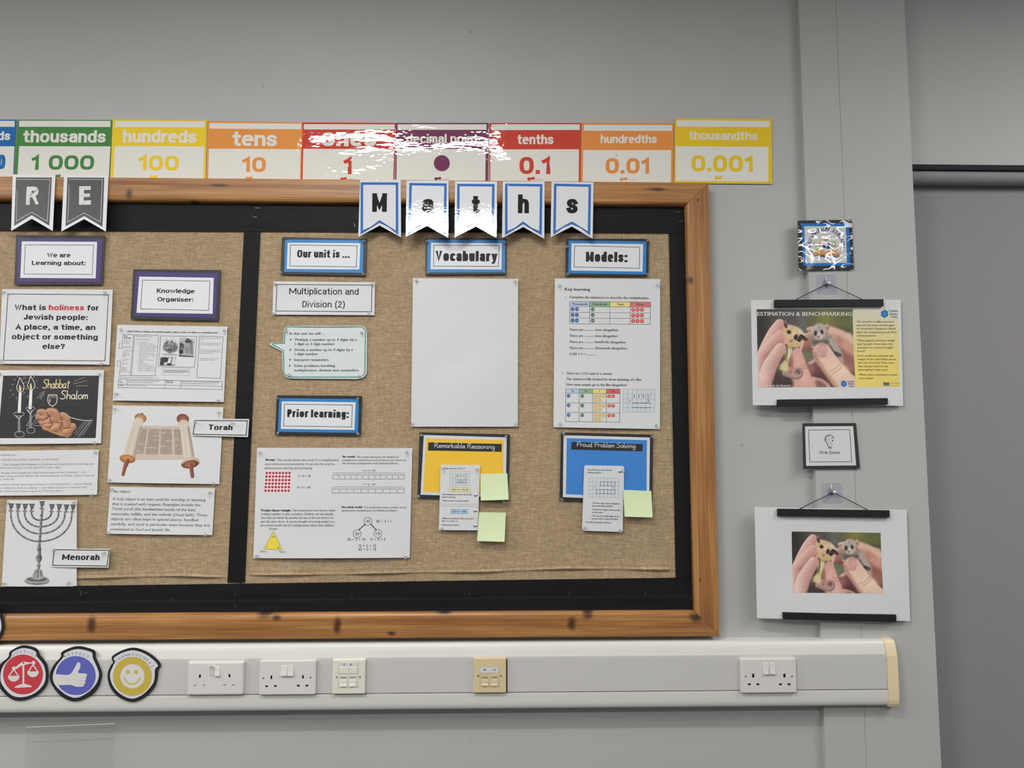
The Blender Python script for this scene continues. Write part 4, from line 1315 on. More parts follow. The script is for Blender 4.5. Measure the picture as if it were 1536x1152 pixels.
ZS = (0, 550, .1074)
def shab_pic(mb, s):
    quad(mb, s, [(45, 125), (1385, 125), (1338, 998), (-26, 1000)], M((46, 44, 48), 'satin'), 1, 10)
    CH = M((205, 200, 190), 'paper'); CY = M((214, 196, 150), 'paper'); CG = M((150, 148, 145), 'paper')
    ST = M((222, 220, 212), 'paper')
    hand(mb, s, 'Shabbat', 600, 975, 300, 62, 11, CY, 4, .12)
    hand(mb, s, 'Shalom', 850, 1235, 452, 60, 11, M((214, 208, 190), 'paper'), 4, .10)
    for cx, fy0, fy1, ct, cb, cw in ((285, 150, 355, 360, 645, 22), (437, 130, 325, 325, 592, 22)):
        # candle and flame
        poly(mb, s, [(cx - cw + 2, ct), (cx + cw - 4, ct), (cx + cw - 12, cb), (cx - cw - 12, cb)], ST, 3)
        mid = (fy0 + fy1) / 2
        line(mb, s, smooth([(cx - 8, fy0), (cx + 15, fy0 + 40), (cx + 50, mid + 10), (cx + 45, fy1 - 30), (cx + 10, fy1), (cx - 25, fy1 - 10), (cx - 52, mid + 40), (cx - 35, mid - 10), (cx - 8, fy0)], 4), 9, CH, 3)
        poly(mb, s, smooth([(cx - 8, mid), (cx + 12, mid + 50), (cx, fy1 + 4), (cx - 18, mid + 60)], 4, True), CY, 4)
        for dx, dy, l in ((-75, -20, 45), (-105, 40, 45), (-125, 110, 60), (-100, 165, 50), (-50, 215, 45), (40, -30, 40), (72, 10, 40), (80, 95, 45), (60, -75, 30), (-40, -60, 40)):
            px, py = cx + dx * .9, fy0 + 60 + dy
            L = math.hypot(dx, fy0 + 60 + dy - mid) + 1e-6
            ux, uy = dx / L, (py - mid) / L
            line(mb, s, [(px, py), (px + ux * l * .7, py + uy * l * .7)], 8, CG, 3)
    # holders
    for cx, cup, base, rx in ((270, 660, 945, 72), (430, 585, 888, 60)):
        line(mb, s, arc(cx, cup, rx, 30, 0, 360, 28), 9, CG, 3)
        line(mb, s, smooth([(cx - rx * .7, cup + 25), (cx - 15, cup + 55), (cx + 5, cup + 60), (cx + rx * .5, cup + 28)], 4), 10, CH, 3)
        line(mb, s, [(cx - 4, cup + 60), (cx - 10, base - 25)], 13, CG, 3); line(mb, s, [(cx + 8, cup + 60), (cx + 14, base - 25)], 11, CG, 3)
        line(mb, s, arc(cx + 8, base, rx * .95, 42, 0, 360, 28), 9, CG, 3)
        line(mb, s, arc(cx + 8, base + 6, rx * .75, 36, 20, 160, 14), 6, CG, 3)
    # wine glass
    line(mb, s, smooth([(680, 398), (672, 460), (690, 520), (740, 548), (785, 520), (803, 460), (800, 398)], 4), 9, CH, 3)
    line(mb, s, arc(740, 400, 62, 10, 0, 360, 24), 7, CH, 3)
    line(mb, s, smooth([(685, 440), (740, 430), (800, 442)], 4), 6, CG, 3)
    line(mb, s, [(702, 455), (700, 500)], 12, CH, 3)
    line(mb, s, [(728, 548), (722, 590)], 6, CG, 3); line(mb, s, [(745, 548), (752, 585)], 6, CG, 3)
    for a, b in (((1040, 205), (1185, 148)), ((1030, 238), (1220, 196)), ((1065, 268), (1228, 268)), ((548, 390), (635, 338)), ((522, 440), (625, 365)), ((568, 462), (628, 372)), ((590, 400), (560, 440))):
        line(mb, s, [a, b], 6, CG, 3)
    # cloth
    line(mb, s, smooth([(960, 700), (1060, 730), (1180, 752), (1292, 750)], 4), 8, CH, 3)
    for a, b in (((1185, 765), (1040, 930)), ((1215, 762), (1055, 965)), ((1245, 765), (1085, 985)), ((1262, 765), (1110, 985)), ((1280, 765), (1160, 960))):
        line(mb, s, smooth([a, ((a[0] + b[0]) / 2 - 8, (a[1] + b[1]) / 2 + 12), b], 4), 6, CG, 3)
    for a, b in (((540, 632), (470, 690)), ((470, 690), (370, 830)), ((370, 830), (470, 800)), ((470, 790), (540, 680)), ((470, 820), (600, 832)), ((500, 800), (530, 760)), ((800, 935), (960, 990))):
        line(mb, s, [a, b], 7, CG, 3)
def shab_bread(mb, s):
    cv = Canvas(490, 560, 1100, 995, 150, 108, (46, 44, 48))
    b1, b2, dk = (216, 164, 130), (134, 80, 54), (90, 50, 36)
    out = [(505, 690), (560, 615), (610, 598), (665, 620), (720, 588), (790, 590), (840, 650), (890, 650), (960, 690), (990, 780), (1040, 790), (1065, 860), (1020, 900), (985, 968), (880, 968), (790, 940), (700, 890), (600, 840), (545, 780), (520, 735)]
    cv.poly(out, (188, 128, 88), 4)
    lobes = [([(560, 640), (610, 640), (650, 690)], 46), ([(530, 700), (570, 720), (620, 725)], 34), ([(700, 640), (760, 660), (790, 740)], 62), ([(600, 790), (660, 790), (710, 760)], 48), ([(640, 850), (720, 850), (800, 880), (830, 820)], 46),
             ([(880, 690), (930, 730), (930, 830)], 56), ([(860, 930), (930, 920), (985, 890)], 44), ([(1010, 850), (1045, 850), (1040, 820)], 24), ([(760, 870), (830, 850), (850, 800)], 44)]
    for p, r in lobes:
        m = cv.stroke(p, r, b1, b2, 8, light=(-.4, -.9), a=.95)
    for p in ([(520, 745), (600, 750), (665, 715)], [(660, 640), (700, 720), (735, 800)], [(840, 660), (870, 760), (840, 860)], [(700, 840), (780, 790), (860, 780)], [(840, 920), (900, 870), (990, 850)], [(560, 800), (650, 845), (720, 830)]):
        cv.stroke(p, 7, dk, None, 8, .7)
    for cx, cy in ((775, 800), (920, 880)): cv.ell(cx, cy, 34, 9, (224, 170, 70), 8, -8)
    cv.poly([(560, 790), (650, 850), (790, 925), (960, 965), (790, 945), (650, 885)], (214, 150, 84), 5, a=.7)
    m = cv.inside(smooth(out, 6, True))
    cv.grain(6, m)
    cv.put(mb, s, [(490, 560), (1100, 560), (1100, 995), (490, 995)], PAINT, 2)
sheet('picture_sheet', ZS, [(-4, 50), (1452, 45), (1410, 1070), (-70, 1084)], Y_PAPER, 'chalkboard picture of candles and plaited bread reading Shabbat Shalom', None, children=[('picture', shab_pic), ('bread_image', shab_bread)],
      pinq=((10, 105), (1402, 108), (1340, 1068), None), pname='Shabbat Shalom picture')

ZE = (0, 660, .1074)
def d(mb, s):
    for t, a, b, y in (('Something else', -32, 232, 220), ('Holiness can also be a time, a person, or an action.', -150, 828, 284),
                       ('Time: Shabbat (the Sabbath) is a holy day each week when work stops and', 35, 1308, 350), ('families rest and pray; it is set apart from other days.', -55, 845, 398),
                       ('People: Some people are called holy because of their behaviour — for', 18, 1208, 466), ('example, someone who follows the commandments and helps others is seen as', -80, 1312, 512), ('living a holy life.', -75, 205, 560),
                       ('Actions: Doing mitzvot (good deeds or commandments) — such as helping', 12, 1285, 628), ('the poor, telling the truth, or praying — can make a person or moment holy', -120, 1212, 676), ('because these actions show respect for God and others.', -80, 888, 724)):
        text(mb, s, t, a, b, y, 26, GREY, 2)
sheet('text_sheet', ZE, [(-560, 158), (1378, 135), (1355, 765), (-560, 780)], Y_PAPER, 'white text sheet headed Something else under the chalkboard picture', d, pinq=(None, (1342, 172), (1296, 770), None), pname='Something else text sheet')

ZM = (0, 740, .1302)
def menorah(mb, s):
    cv = Canvas(85, 84, 885, 1066, 190, 232, (207, 208, 208))
    dk, md, lt = (58, 57, 56), (120, 119, 118), (176, 175, 174)
    hub = (460, 560)
    L = [(125, 215, 555), (205, 215, 465), (285, 215, 385), (365, 215, 310)]
    R = [(828, 225, 552), (748, 222, 463), (676, 222, 384), (592, 222, 308)]
    for (xl, yl, yb_), (xr, yr, yb2) in zip(L, R):
        cx = 462
        k = cx - xl
        ptsl = [(cx - k * cos(t), yl + (yb_ - yl) * (sin(t) ** .9)) for t in np.linspace(0, pi / 2, 12)]
        k = xr - cx
        ptsr = [(cx + k * cos(t), yr + (yb2 - yr) * (sin(t) ** .9)) for t in np.linspace(0, pi / 2, 12)]
        for pts in (ptsl, ptsr):
            cv.stroke(pts, 10, lt, dk, 3, light=(-.5, -.8))
            for q in pts[1::2]: cv.ell(q[0], q[1], 10, 10, (74, 73, 72), 4, a=.8)
    # stem
    cv.stroke([(488, 180), (478, 300), (466, 430), (456, 560)], 13, lt, dk, 3, light=(-.9, 0))
    for y, r in ((255, 16), (345, 14), (420, 15), (500, 14), (545, 20)): cv.ell(474 - (y - 300) * .07, y, r, 11, md, 4, c2=dk)
    cv.stroke([(452, 575), (448, 640), (452, 690), (446, 750), (447, 800)], [12, 26, 18, 36, 14], lt, dk, 3, light=(-.95, 0))
    cv.ell(447, 828, 26, 9, md, 3, c2=dk); cv.ell(449, 735, 38, 10, dk, 5, a=.5); cv.ell(450, 650, 26, 7, dk, 4, a=.6)
    cv.stroke([(446, 830), (446, 880)], 16, lt, dk, 3, light=(-.95, 0))
    cv.poly([(410, 878), (482, 878), (498, 935), (520, 960), (560, 985), (330, 985), (370, 960), (385, 930)], (140, 139, 138), 3)
    cv.ell(432, 1010, 142, 46, (86, 85, 84), 3); cv.ell(432, 995, 140, 40, (168, 167, 166), 4); cv.ell(432, 990, 120, 28, (98, 97, 96), 4)
    cv.poly([(412, 882), (480, 882), (496, 940), (505, 968), (440, 992), (360, 968), (384, 930)], (176, 175, 174), 3)
    cv.stroke([(400, 965), (412, 920), (425, 890)], 9, (110, 110, 110), None, 8, .8); cv.stroke([(470, 900), (480, 950)], 12, (100, 99, 98), None, 10, .8); cv.stroke([(440, 890), (440, 970)], 9, (80, 79, 78), None, 8, .8)
    cv.stroke([(300, 1020), (432, 1055), (565, 1018)], 6, (180, 180, 180), None, 6, .6)
    # cups
    for x, y, lean in [(130, 118, 0), (212, 120, 0), (292, 122, 0), (370, 122, 0), (488, 92, 0), (600, 125, 0), (684, 125, 0), (766, 130, 0), (842, 130, 4)]:
        cv.poly([(x - 30, y), (x + 32, y), (x + 20, y + 55), (x - 16, y + 55)], (128, 127, 126), 2, False)
        for k in (-22, -8, 8, 22): cv.stroke([(x + k, y + 4), (x + k * .6, y + 52)], 3.5, dk, None, 3, .85)
        cv.stroke([(x - 30, y + 2), (x + 32, y + 3)], 4, dk, None, 3)
        cv.stroke([(x - 6, y + 58), (x - 4, y + 80)], 10, (90, 89, 88), None, 3)
        cv.ell(x - 3, y + 84, 28, 9, (150, 149, 148), 3, c2=(70, 69, 68))
    cv.grain(5)
    cv.img = np.where(np.abs(cv.img - 207).max(-1, keepdims=True) < 12, np.array([207., 208, 208]), cv.img)
    cv.put(mb, s, [(85, 84), (885, 84), (885, 1066), (85, 1066)], PAINT, 2)
sheet('picture_sheet', ZM, [(80, 78), (890, 78), (845, 1072), (18, 1072)], Y_PAPER - .0002, 'black and white picture of a branched candle holder beside the Menorah label', None, children=[('picture', menorah)], bump=.002,
      pinq=((100, 108), (862, 100), (805, 1030), (55, 1035)), pname='menorah picture')
Z5 = (0, 600, .2604)
def d(mb, s):
    frame(mb, s, [(313, 862), (628, 866), (617, 956), (303, 952)], 5, INK)
    heavy(mb, s, 'Menorah', 357, 573, 922, 34, 10.2, 6.2, INK, 3, .4)
sheet('label_sheet', Z5, [(305, 856), (633, 857), (625, 965), (292, 962)], Y_LABEL, 'small white label reading Menorah over the candle holder picture', d, bump=.001, wave=0, pinq=((313, 862), (605, 880), None, None), pname='Menorah label', cat='label')
def d(mb, s):
    frame(mb, s, [(1124, 118), (1425, 120), (1418, 203), (1113, 197)], 5, INK)
    heavy(mb, s, 'Torah', 1200, 1339, 173, 31, 9.8, 5.9, INK, 3, .4)
sheet('label_sheet', Z5, [(1117, 107), (1435, 110), (1428, 213), (1105, 205)], Y_LABEL, 'small white label reading Torah over the scroll picture', d, bump=.001, wave=0, pinq=((1128, 128), (1345, 135), None, None), pname='Torah label', cat='label')

ZT = (160, 600, .1215)
def torah(mb, s):
    cv = Canvas(140, 150, 1160, 970, 210, 170, (207, 208, 208))
    par, tx = (196, 180, 164), (160, 143, 130)
    cv.poly([(440, 318), (905, 322), (960, 742), (340, 738)], par, 2, False)
    cols = [[(432, 352), (508, 352), (452, 668), (365, 664)], [(525, 354), (655, 354), (634, 672), (474, 668)], [(672, 356), (802, 358), (810, 674), (660, 672)], [(828, 360), (910, 362), (938, 676), (842, 674)]]
    for c in cols:
        m = cv.poly(c, tx, 2, False)
        cv.grain(8, m)
    for y in np.arange(358, 672, 9.6):
        m = np.exp(-((cv.Y - y) / 2.2) ** 2)
        inside = sum(cv.inside(c) for c in cols)
        cv.blend(np.clip(m * inside * .5, 0, 1), (176, 158, 144))
    for a, b in (((385, 540), (455, 540)), ((372, 632), (425, 630)), ((500, 588), (605, 588)), ((575, 442), (640, 440)), ((680, 404), (712, 404)), ((735, 505), (800, 505)), ((665, 572), (720, 570)), ((845, 490), (885, 490)), ((590, 494), (620, 494))):
        cv.stroke([a, b], 4, (204, 190, 176), None, 3)
    # rollers
    cv.stroke([(405, 230), (350, 400), (275, 690)], [56, 66, 80], (214, 200, 180), (158, 140, 122), 4, light=(-1, -.1))
    cv.stroke([(950, 240), (985, 450), (1020, 710)], [54, 56, 66], (216, 202, 184), (160, 142, 126), 4, light=(-1, .1))
    cv.stroke([(418, 225), (365, 400), (290, 690)], [24, 28, 36], (216, 203, 186), None, 26, .7)
    cv.stroke([(955, 240), (990, 450), (1020, 690)], [18, 20, 26], (220, 207, 190), None, 20, .7)
    cv.ell(420, 225, 74, 58, (196, 150, 92), 4, 12, c2=(140, 98, 58)); cv.poly([(350, 232), (395, 218), (450, 250), (440, 320), (330, 320)], (206, 192, 172), 3, a=.95)
    cv.ell(440, 168, 12, 8, (90, 60, 40), 4)
    cv.ell(942, 235, 76, 64, (158, 96, 70), 4, 8, c2=(112, 62, 46)); cv.poly([(895, 270), (945, 245), (1000, 262), (1010, 330), (900, 330)], (208, 194, 176), 3, a=.95)
    # lower discs and handles
    cv.stroke([(262, 700), (235, 800), (205, 920)], [26, 24, 20], (168, 96, 62), (112, 58, 36), 4, light=(-.9, 0))
    cv.ell(258, 730, 98, 50, (188, 118, 62), 4, 8, c2=(146, 84, 44)); cv.ell(258, 716, 92, 38, (206, 140, 80), 5, 8, c2=(170, 102, 54))
    cv.stroke([(262, 745), (240, 810)], 24, (164, 92, 58), (112, 58, 36), 4, light=(-.9, 0))
    cv.ell(1034, 785, 112, 58, (150, 92, 66), 4, -10, c2=(110, 62, 46)); cv.ell(1042, 762, 106, 46, (196, 156, 120), 4, -10); cv.ell(1038, 790, 92, 44, (98, 52, 40), 4, -10)
    cv.ell(1030, 795, 72, 36, (178, 108, 82), 4, -10, c2=(140, 78, 58))
    cv.stroke([(1042, 800), (1052, 870), (1062, 940)], [26, 24, 24], (158, 92, 70), (112, 60, 46), 4, light=(-.9, 0))
    cv.stroke([(960, 720), (1020, 735), (1080, 705)], 10, (200, 184, 166), None, 6)
    cv.put(mb, s, [(140, 150), (1160, 150), (1160, 970), (140, 970)], PAINT, 2)
sheet('picture_sheet', ZT, [(75, 67), (1442, 88), (1390, 1038), (10, 1018)], Y_PAPER, 'white sheet with a colour picture of an open parchment scroll', None, children=[('picture', torah)],
      pinq=((110, 105), (1392, 150), (1338, 1035), (48, 985)), pname='scroll picture')
def d(mb, s):
    G = M((72, 72, 78), 'paper')
    for t, a, b, y in (('An object', 653, 750, 534), ('A holy object is an item used for worship or learning', 648, 1184, 580), ('that is treated with respect. Examples include the', 645, 1155, 609), ('Torah scroll (the handwritten books of the law),', 645, 1127, 637),
                       ('menorahs, tefillin, and the mikveh (ritual bath). These', 640, 1194, 667), ('objects are often kept in special places, handled', 637, 1140, 695), ('carefully, and used in particular ways because they are', 637, 1208, 725), ('connected to God and Jewish life.', 637, 985, 753)):
        text(mb, s, t, a, b, y, 16, G, 2, bold=.3, boldx=.35)
sheet('text_sheet', Z5, [(635, 500), (1238, 508), (1223, 778), (615, 770)], Y_PAPER, 'white text sheet headed An object, below the scroll picture', d, pinq=((645, 515), (1216, 533), (1192, 778), (628, 762)), pname='An object text sheet')

ZK = (165, 480, .1172)
def d(mb, s):
    T = lambda t, a, b, y, cap=15, m=MID, **k: text(mb, s, t, a, b, y, cap, m, 3, **k)
    T('UKS2 What is holiness for Jewish people: a place, a time, an object or something else?', 225, 1380, 164, 21, GREY, boldx=2.2)
    for c in ([(318, 190), (622, 196), (580, 715), (275, 712)], [(650, 203), (1112, 212), (1082, 607), (617, 595)], [(1148, 205), (1448, 216), (1413, 747), (1113, 737)], [(105, 755), (1440, 790), (1436, 890), (104, 866)]):
        frame(mb, s, c, 5, MID)
    line(mb, s, [(155, 330), (150, 365), (110, 362), (125, 290)], 5, MID); line(mb, s, [(152, 340), (168, 184), (303, 188), (258, 712), (124, 709), (135, 525), (95, 522), (92, 600)], 5, MID)
    frame(mb, s, [(675, 610), (1030, 620), (1022, 712), (672, 704)], 2.5, GREY)
    rect(mb, s, 690, 634, 1015, 675, M((182, 182, 184), 'paper'), 2)
    T('You shall be holy, for I the Lord your', 694, 1000, 655, 12, INK); T('God am holy. Leviticus 19:2', 690, 945, 676, 12, INK)
    yy = 212
    for t in ('Prior', 'learning:'): T(t, 180, 180 + 10 * len(t), yy, 14, INK, boldx=1.2); yy += 24
    for i, t in enumerate(('God for Jews', 'makes and', 'Covenants', '', 'Jewish is a', 'life of rules', '', 'In their faith', 'they show', 'holiness in', 'special ways', 'Shabbat', '', 'The Torah is', 'special', '', 'The Temple', 'place', '', 'There is a', 'synagogue', 'special ark', 'for the scroll')):
        if t: T(t, 178 - i * 1.8, 178 - i * 1.8 + 8 * len(t), 268 + i * 18.2, 11, GREY)
    T('What should we know?', 332, 545, 218, 13); T('Jewish people believe:', 330, 508, 254, 12)
    for i, t in enumerate(('God is holy', 'God chose commands so', 'the people to make them', 'holy, so the Jews live like', 'God in a different way', 'Jewish holiness is shown in', 'Jewish prayer set an', 'attendance for the week', 'such as the door — the', 'times of it', 'Shabbat is a holy day', 'Mitzvot:', 'commandments are', 'days will make someone', 'they live in special places', 'people responsible to live', 'for their religious lives')):
        x = 386 - i * 2.0
        T(t, x, min(x + 9.0 * len(t), 600 - i * 1.6), 290 + i * 22.8, 12, GREY)
        if i in (0, 1, 5, 10, 11): disc(mb, s, x - 24, 285 + i * 22.8, 4, MID, 3, n=8)
    for t, a, b, y in (('What should we be able to', 1162, 1422, 238), ('do?', 1160, 1190, 262), ('Explain what the Shabbat word \'holy\'', 1160, 1420, 302), ('is when Jewish people show holiness', 1158, 1400, 322), ('Explain in what way Shabbat is holy', 1152, 1415, 388), ('and why Jewish families want to', 1150, 1412, 410), ('separate and worship', 1148, 1308, 430), ('Give examples of what the Torah', 1146, 1390, 498), ('and rabbis think is holy life', 1144, 1340, 518)):
        T(t, a, b, y, 12, GREY)
    T('What words should we understand and be able to use?', 110, 622, 742, 13)
    line(mb, s, [(218, 758), (214, 868)], 4, MID); line(mb, s, [(712, 771), (704, 879)], 4, MID); line(mb, s, [(914, 776), (906, 882)], 4, MID); line(mb, s, [(105, 820), (1437, 850)], 4, MID)
    for t, a, b, y in (('Key', 116, 140, 780), ('Torah', 118, 168, 802), ('The Jewish Bible. It is the name of the first five books', 226, 632, 786), ('of Moses as a scroll of the commandments', 226, 548, 806), ('Kadosh/', 722, 810, 790), ('Mitzvah', 722, 812, 808), ('Jewish rule or command of God and Moses; the', 918, 1395, 798), ('word that teaches the right way and the actions of it', 916, 1385, 820), ('Shabbat', 116, 180, 840), ('The seventh day of the Jewish week', 226, 475, 845)):
        T(t, a, b, y, 12, INK if len(t) < 9 else MID, boldx=.7 if len(t) < 9 else 0)
def k_tree(mb, s):
    cv = Canvas(660, 225, 880, 465, 76, 82, (207, 208, 208))
    cv.poly([(700, 300), (735, 260), (765, 282), (790, 255), (820, 285), (850, 300), (872, 340), (858, 395), (800, 420), (740, 415), (690, 385), (678, 345)], (120, 120, 122), 4)
    for i in range(60):
        a, r = rng.uniform(0, 2 * pi), rng.uniform(0, 1) ** .5
        x, y = 772 + 92 * r * cos(a), 345 + 70 * r * sin(a)
        cv.ell(x, y, 13, 8, [(80, 80, 82), (165, 165, 167), (105, 105, 107)][i % 3], 4, rng.uniform(-40, 40), .7)
    cv.ell(770, 385, 34, 14, (62, 62, 64), 8, 0, .8)
    for x, y in ((700, 262), (728, 240), (752, 255), (782, 232), (812, 248), (838, 268), (690, 300), (862, 300)): cv.stroke([(x, y), (x + 3, y + 16)], 4, (140, 140, 142), None, 4)
    cv.stroke([(768, 400), (768, 440)], 12, (100, 100, 102), None, 3)
    cv.poly([(668, 440), (760, 428), (855, 440), (850, 458), (672, 452)], (165, 165, 167), 4)
    cv.grain(6); cv.put(mb, s, [(660, 225), (880, 227), (876, 463), (656, 460)], PAINT, 2)
def k_person(mb, s):
    cv = Canvas(880, 225, 1080, 475, 68, 84, (178, 178, 180))
    cv.grain(12)
    cv.poly([(890, 290), (950, 320), (950, 400), (890, 440)], (70, 70, 72), 8)
    cv.ell(1000, 270, 48, 28, (64, 64, 66), 5); cv.ell(995, 330, 52, 44, (150, 150, 152), 6); cv.ell(930, 375, 30, 30, (110, 110, 112), 6)
    cv.poly([(940, 380), (1000, 340), (1050, 380), (1070, 470), (930, 470)], (160, 160, 162), 8)
    cv.ell(990, 385, 34, 42, (130, 130, 132), 6); cv.ell(912, 410, 26, 28, (40, 40, 42), 6); cv.stroke([(1040, 280), (1050, 420)], 18, (110, 110, 112), None, 12, .8)
    cv.stroke([(882, 462), (1078, 470)], 9, (60, 60, 62), None, 4); cv.stroke([(965, 232), (1004, 236)], 6, (60, 60, 62), None, 4)
    cv.grain(10); cv.put(mb, s, [(888, 228), (1086, 236), (1070, 476), (880, 470)], PAINT, 2)
def k_crowd(mb, s):
    cv = Canvas(640, 470, 845, 590, 66, 42, (150, 150, 152))
    cv.ell(700, 510, 60, 34, (50, 50, 52), 8); cv.ell(770, 530, 28, 50, (205, 205, 206), 6, 8); cv.ell(820, 525, 24, 50, (200, 200, 201), 6); cv.ell(665, 560, 34, 28, (58, 58, 60), 6); cv.ell(765, 572, 34, 20, (64, 64, 66), 6); cv.stroke([(795, 480), (785, 560)], 7, (90, 90, 92), None, 5)
    cv.ell(715, 560, 24, 18, (180, 180, 182), 5); cv.grain(16)
    cv.put(mb, s, [(645, 470), (845, 476), (836, 588), (638, 584)], PAINT, 2)
sheet('knowledge_sheet', ZK, [(95, 62), (1503, 85), (1455, 1050), (35, 1030)], Y_PAPER, 'white sheet of boxed small print with three grey pictures under the Knowledge Organiser card', d, children=[('tree_picture', k_tree), ('person_picture', k_person), ('crowd_picture', k_crowd)],
      pinq=((150, 128), (1468, 130), (1395, 1030), (92, 945)), pname='boxed small print sheet')

# ================================================================== loose sheets, maths board
def d(mb, s):
    frame(mb, s, [(188, 294), (671, 297), (668, 433), (182, 429)], 3.5, INK)
    heavy(mb, s, 'Multiplication and', 250, 603, 345, 33, 5.4, 4.6, INK, 3, .75); heavy(mb, s, 'Division (2)', 317, 533, 411, 33, 5.4, 4.6, INK, 3, .75)
sheet('label_sheet', Z7, [(170, 278), (686, 283), (684, 450), (165, 447)], Y_PAPER, 'white label sheet reading Multiplication and Division (2)', d, bump=.0015, cat='label', pinq=((180, 292), (672, 297), (655, 445), (178, 440)), pname='Multiplication and Division label')

ZB = (400, 480, .10417)
TEAL, PALE = M((72, 134, 126), 'paper'), M((204, 209, 208), 'paper')
bub = [(330, 85)] + [(1350, 82)] + arc(1352, 185, 92, 103, -88, -5, 8) + [(1445, 200), (1440, 720)] + arc(1335, 735, 105, 108, 0, 85, 8) + [(1300, 850), (380, 843)] + arc(345, 735, 112, 105, 80, 175, 8) + [(232, 700), (222, 455), (190, 435), (55, 365), (48, 350), (75, 328), (240, 325), (246, 180)] + arc(335, 180, 92, 96, 185, 265, 8)
inn = [(335, 98)] + [(1350, 97)] + arc(1345, 190, 80, 93, -88, -5, 8) + [(1421, 205), (1415, 715)] + arc(1325, 730, 90, 92, 0, 85, 8) + [(1300, 822), (380, 822)] + arc(352, 730, 108, 90, 85, 175, 8) + [(248, 700), (240, 440), (82, 352), (92, 340), (255, 335), (262, 190)] + arc(340, 185, 80, 88, 185, 265, 8)
def d(mb, s):
    line(mb, s, inn, 22, M((168, 200, 196), 'paper'), 1, True)
    line(mb, s, inn, 13, TEAL, 2, True)
    for t, a, b, y in (('In this unit we will ...', 330, 832, 212), ('Multiply a number up to 4 digits by a', 412, 1296, 300), ('1-digit or 2-digit number', 404, 978, 362), ('Divide a number up to 4 digits by a', 402, 1243, 446), ('1-digit number', 402, 742, 506),
                       ('Interpret remainders', 398, 892, 590), ('Solve problems involving', 394, 986, 675), ('multiplication, division and remainders', 394, 1326, 740)):
        text(mb, s, t, a, b, y, 36, MID, 3, bold=1, boldx=1.6)
    for x, y in ((345, 280), (340, 427), (334, 573), (332, 660)):
        poly(mb, s, [(x + 8, y - 24), (x - 16, y + 4), (x + 2, y + 2), (x - 12, y + 26), (x + 20, y - 4), (x + 3, y - 3)], INK, 3)
sheet('speech_bubble', ZB, [(48, 82), (1448, 82), (1440, 850), (48, 850)], Y_PAPER, 'white speech bubble cut out with teal outline listing what the unit will cover', d, cat='paper cut-out', bump=0, wave=0, mat=PALE, outline=bub,
      pinq=((285, 165), (1370, 190), (1335, 815), (335, 785)), pname='speech bubble')
sheet('blank_sheet', Z8, [(70, 278), (638, 282), (636, 1080), (60, 1080)], Y_PAPER, 'large blank white laminated sheet below the Vocabulary card', lambda mb, s: line(mb, s, [(72, 423), (636, 425)], 1.5, M((196, 194, 194), 'paper'), 1), bump=.002, wave=.002, mat=M((204, 205, 206), 'satin'),
      pinq=((90, 292), (622, 295), (622, 1068), (70, 1065)), pname='blank sheet')

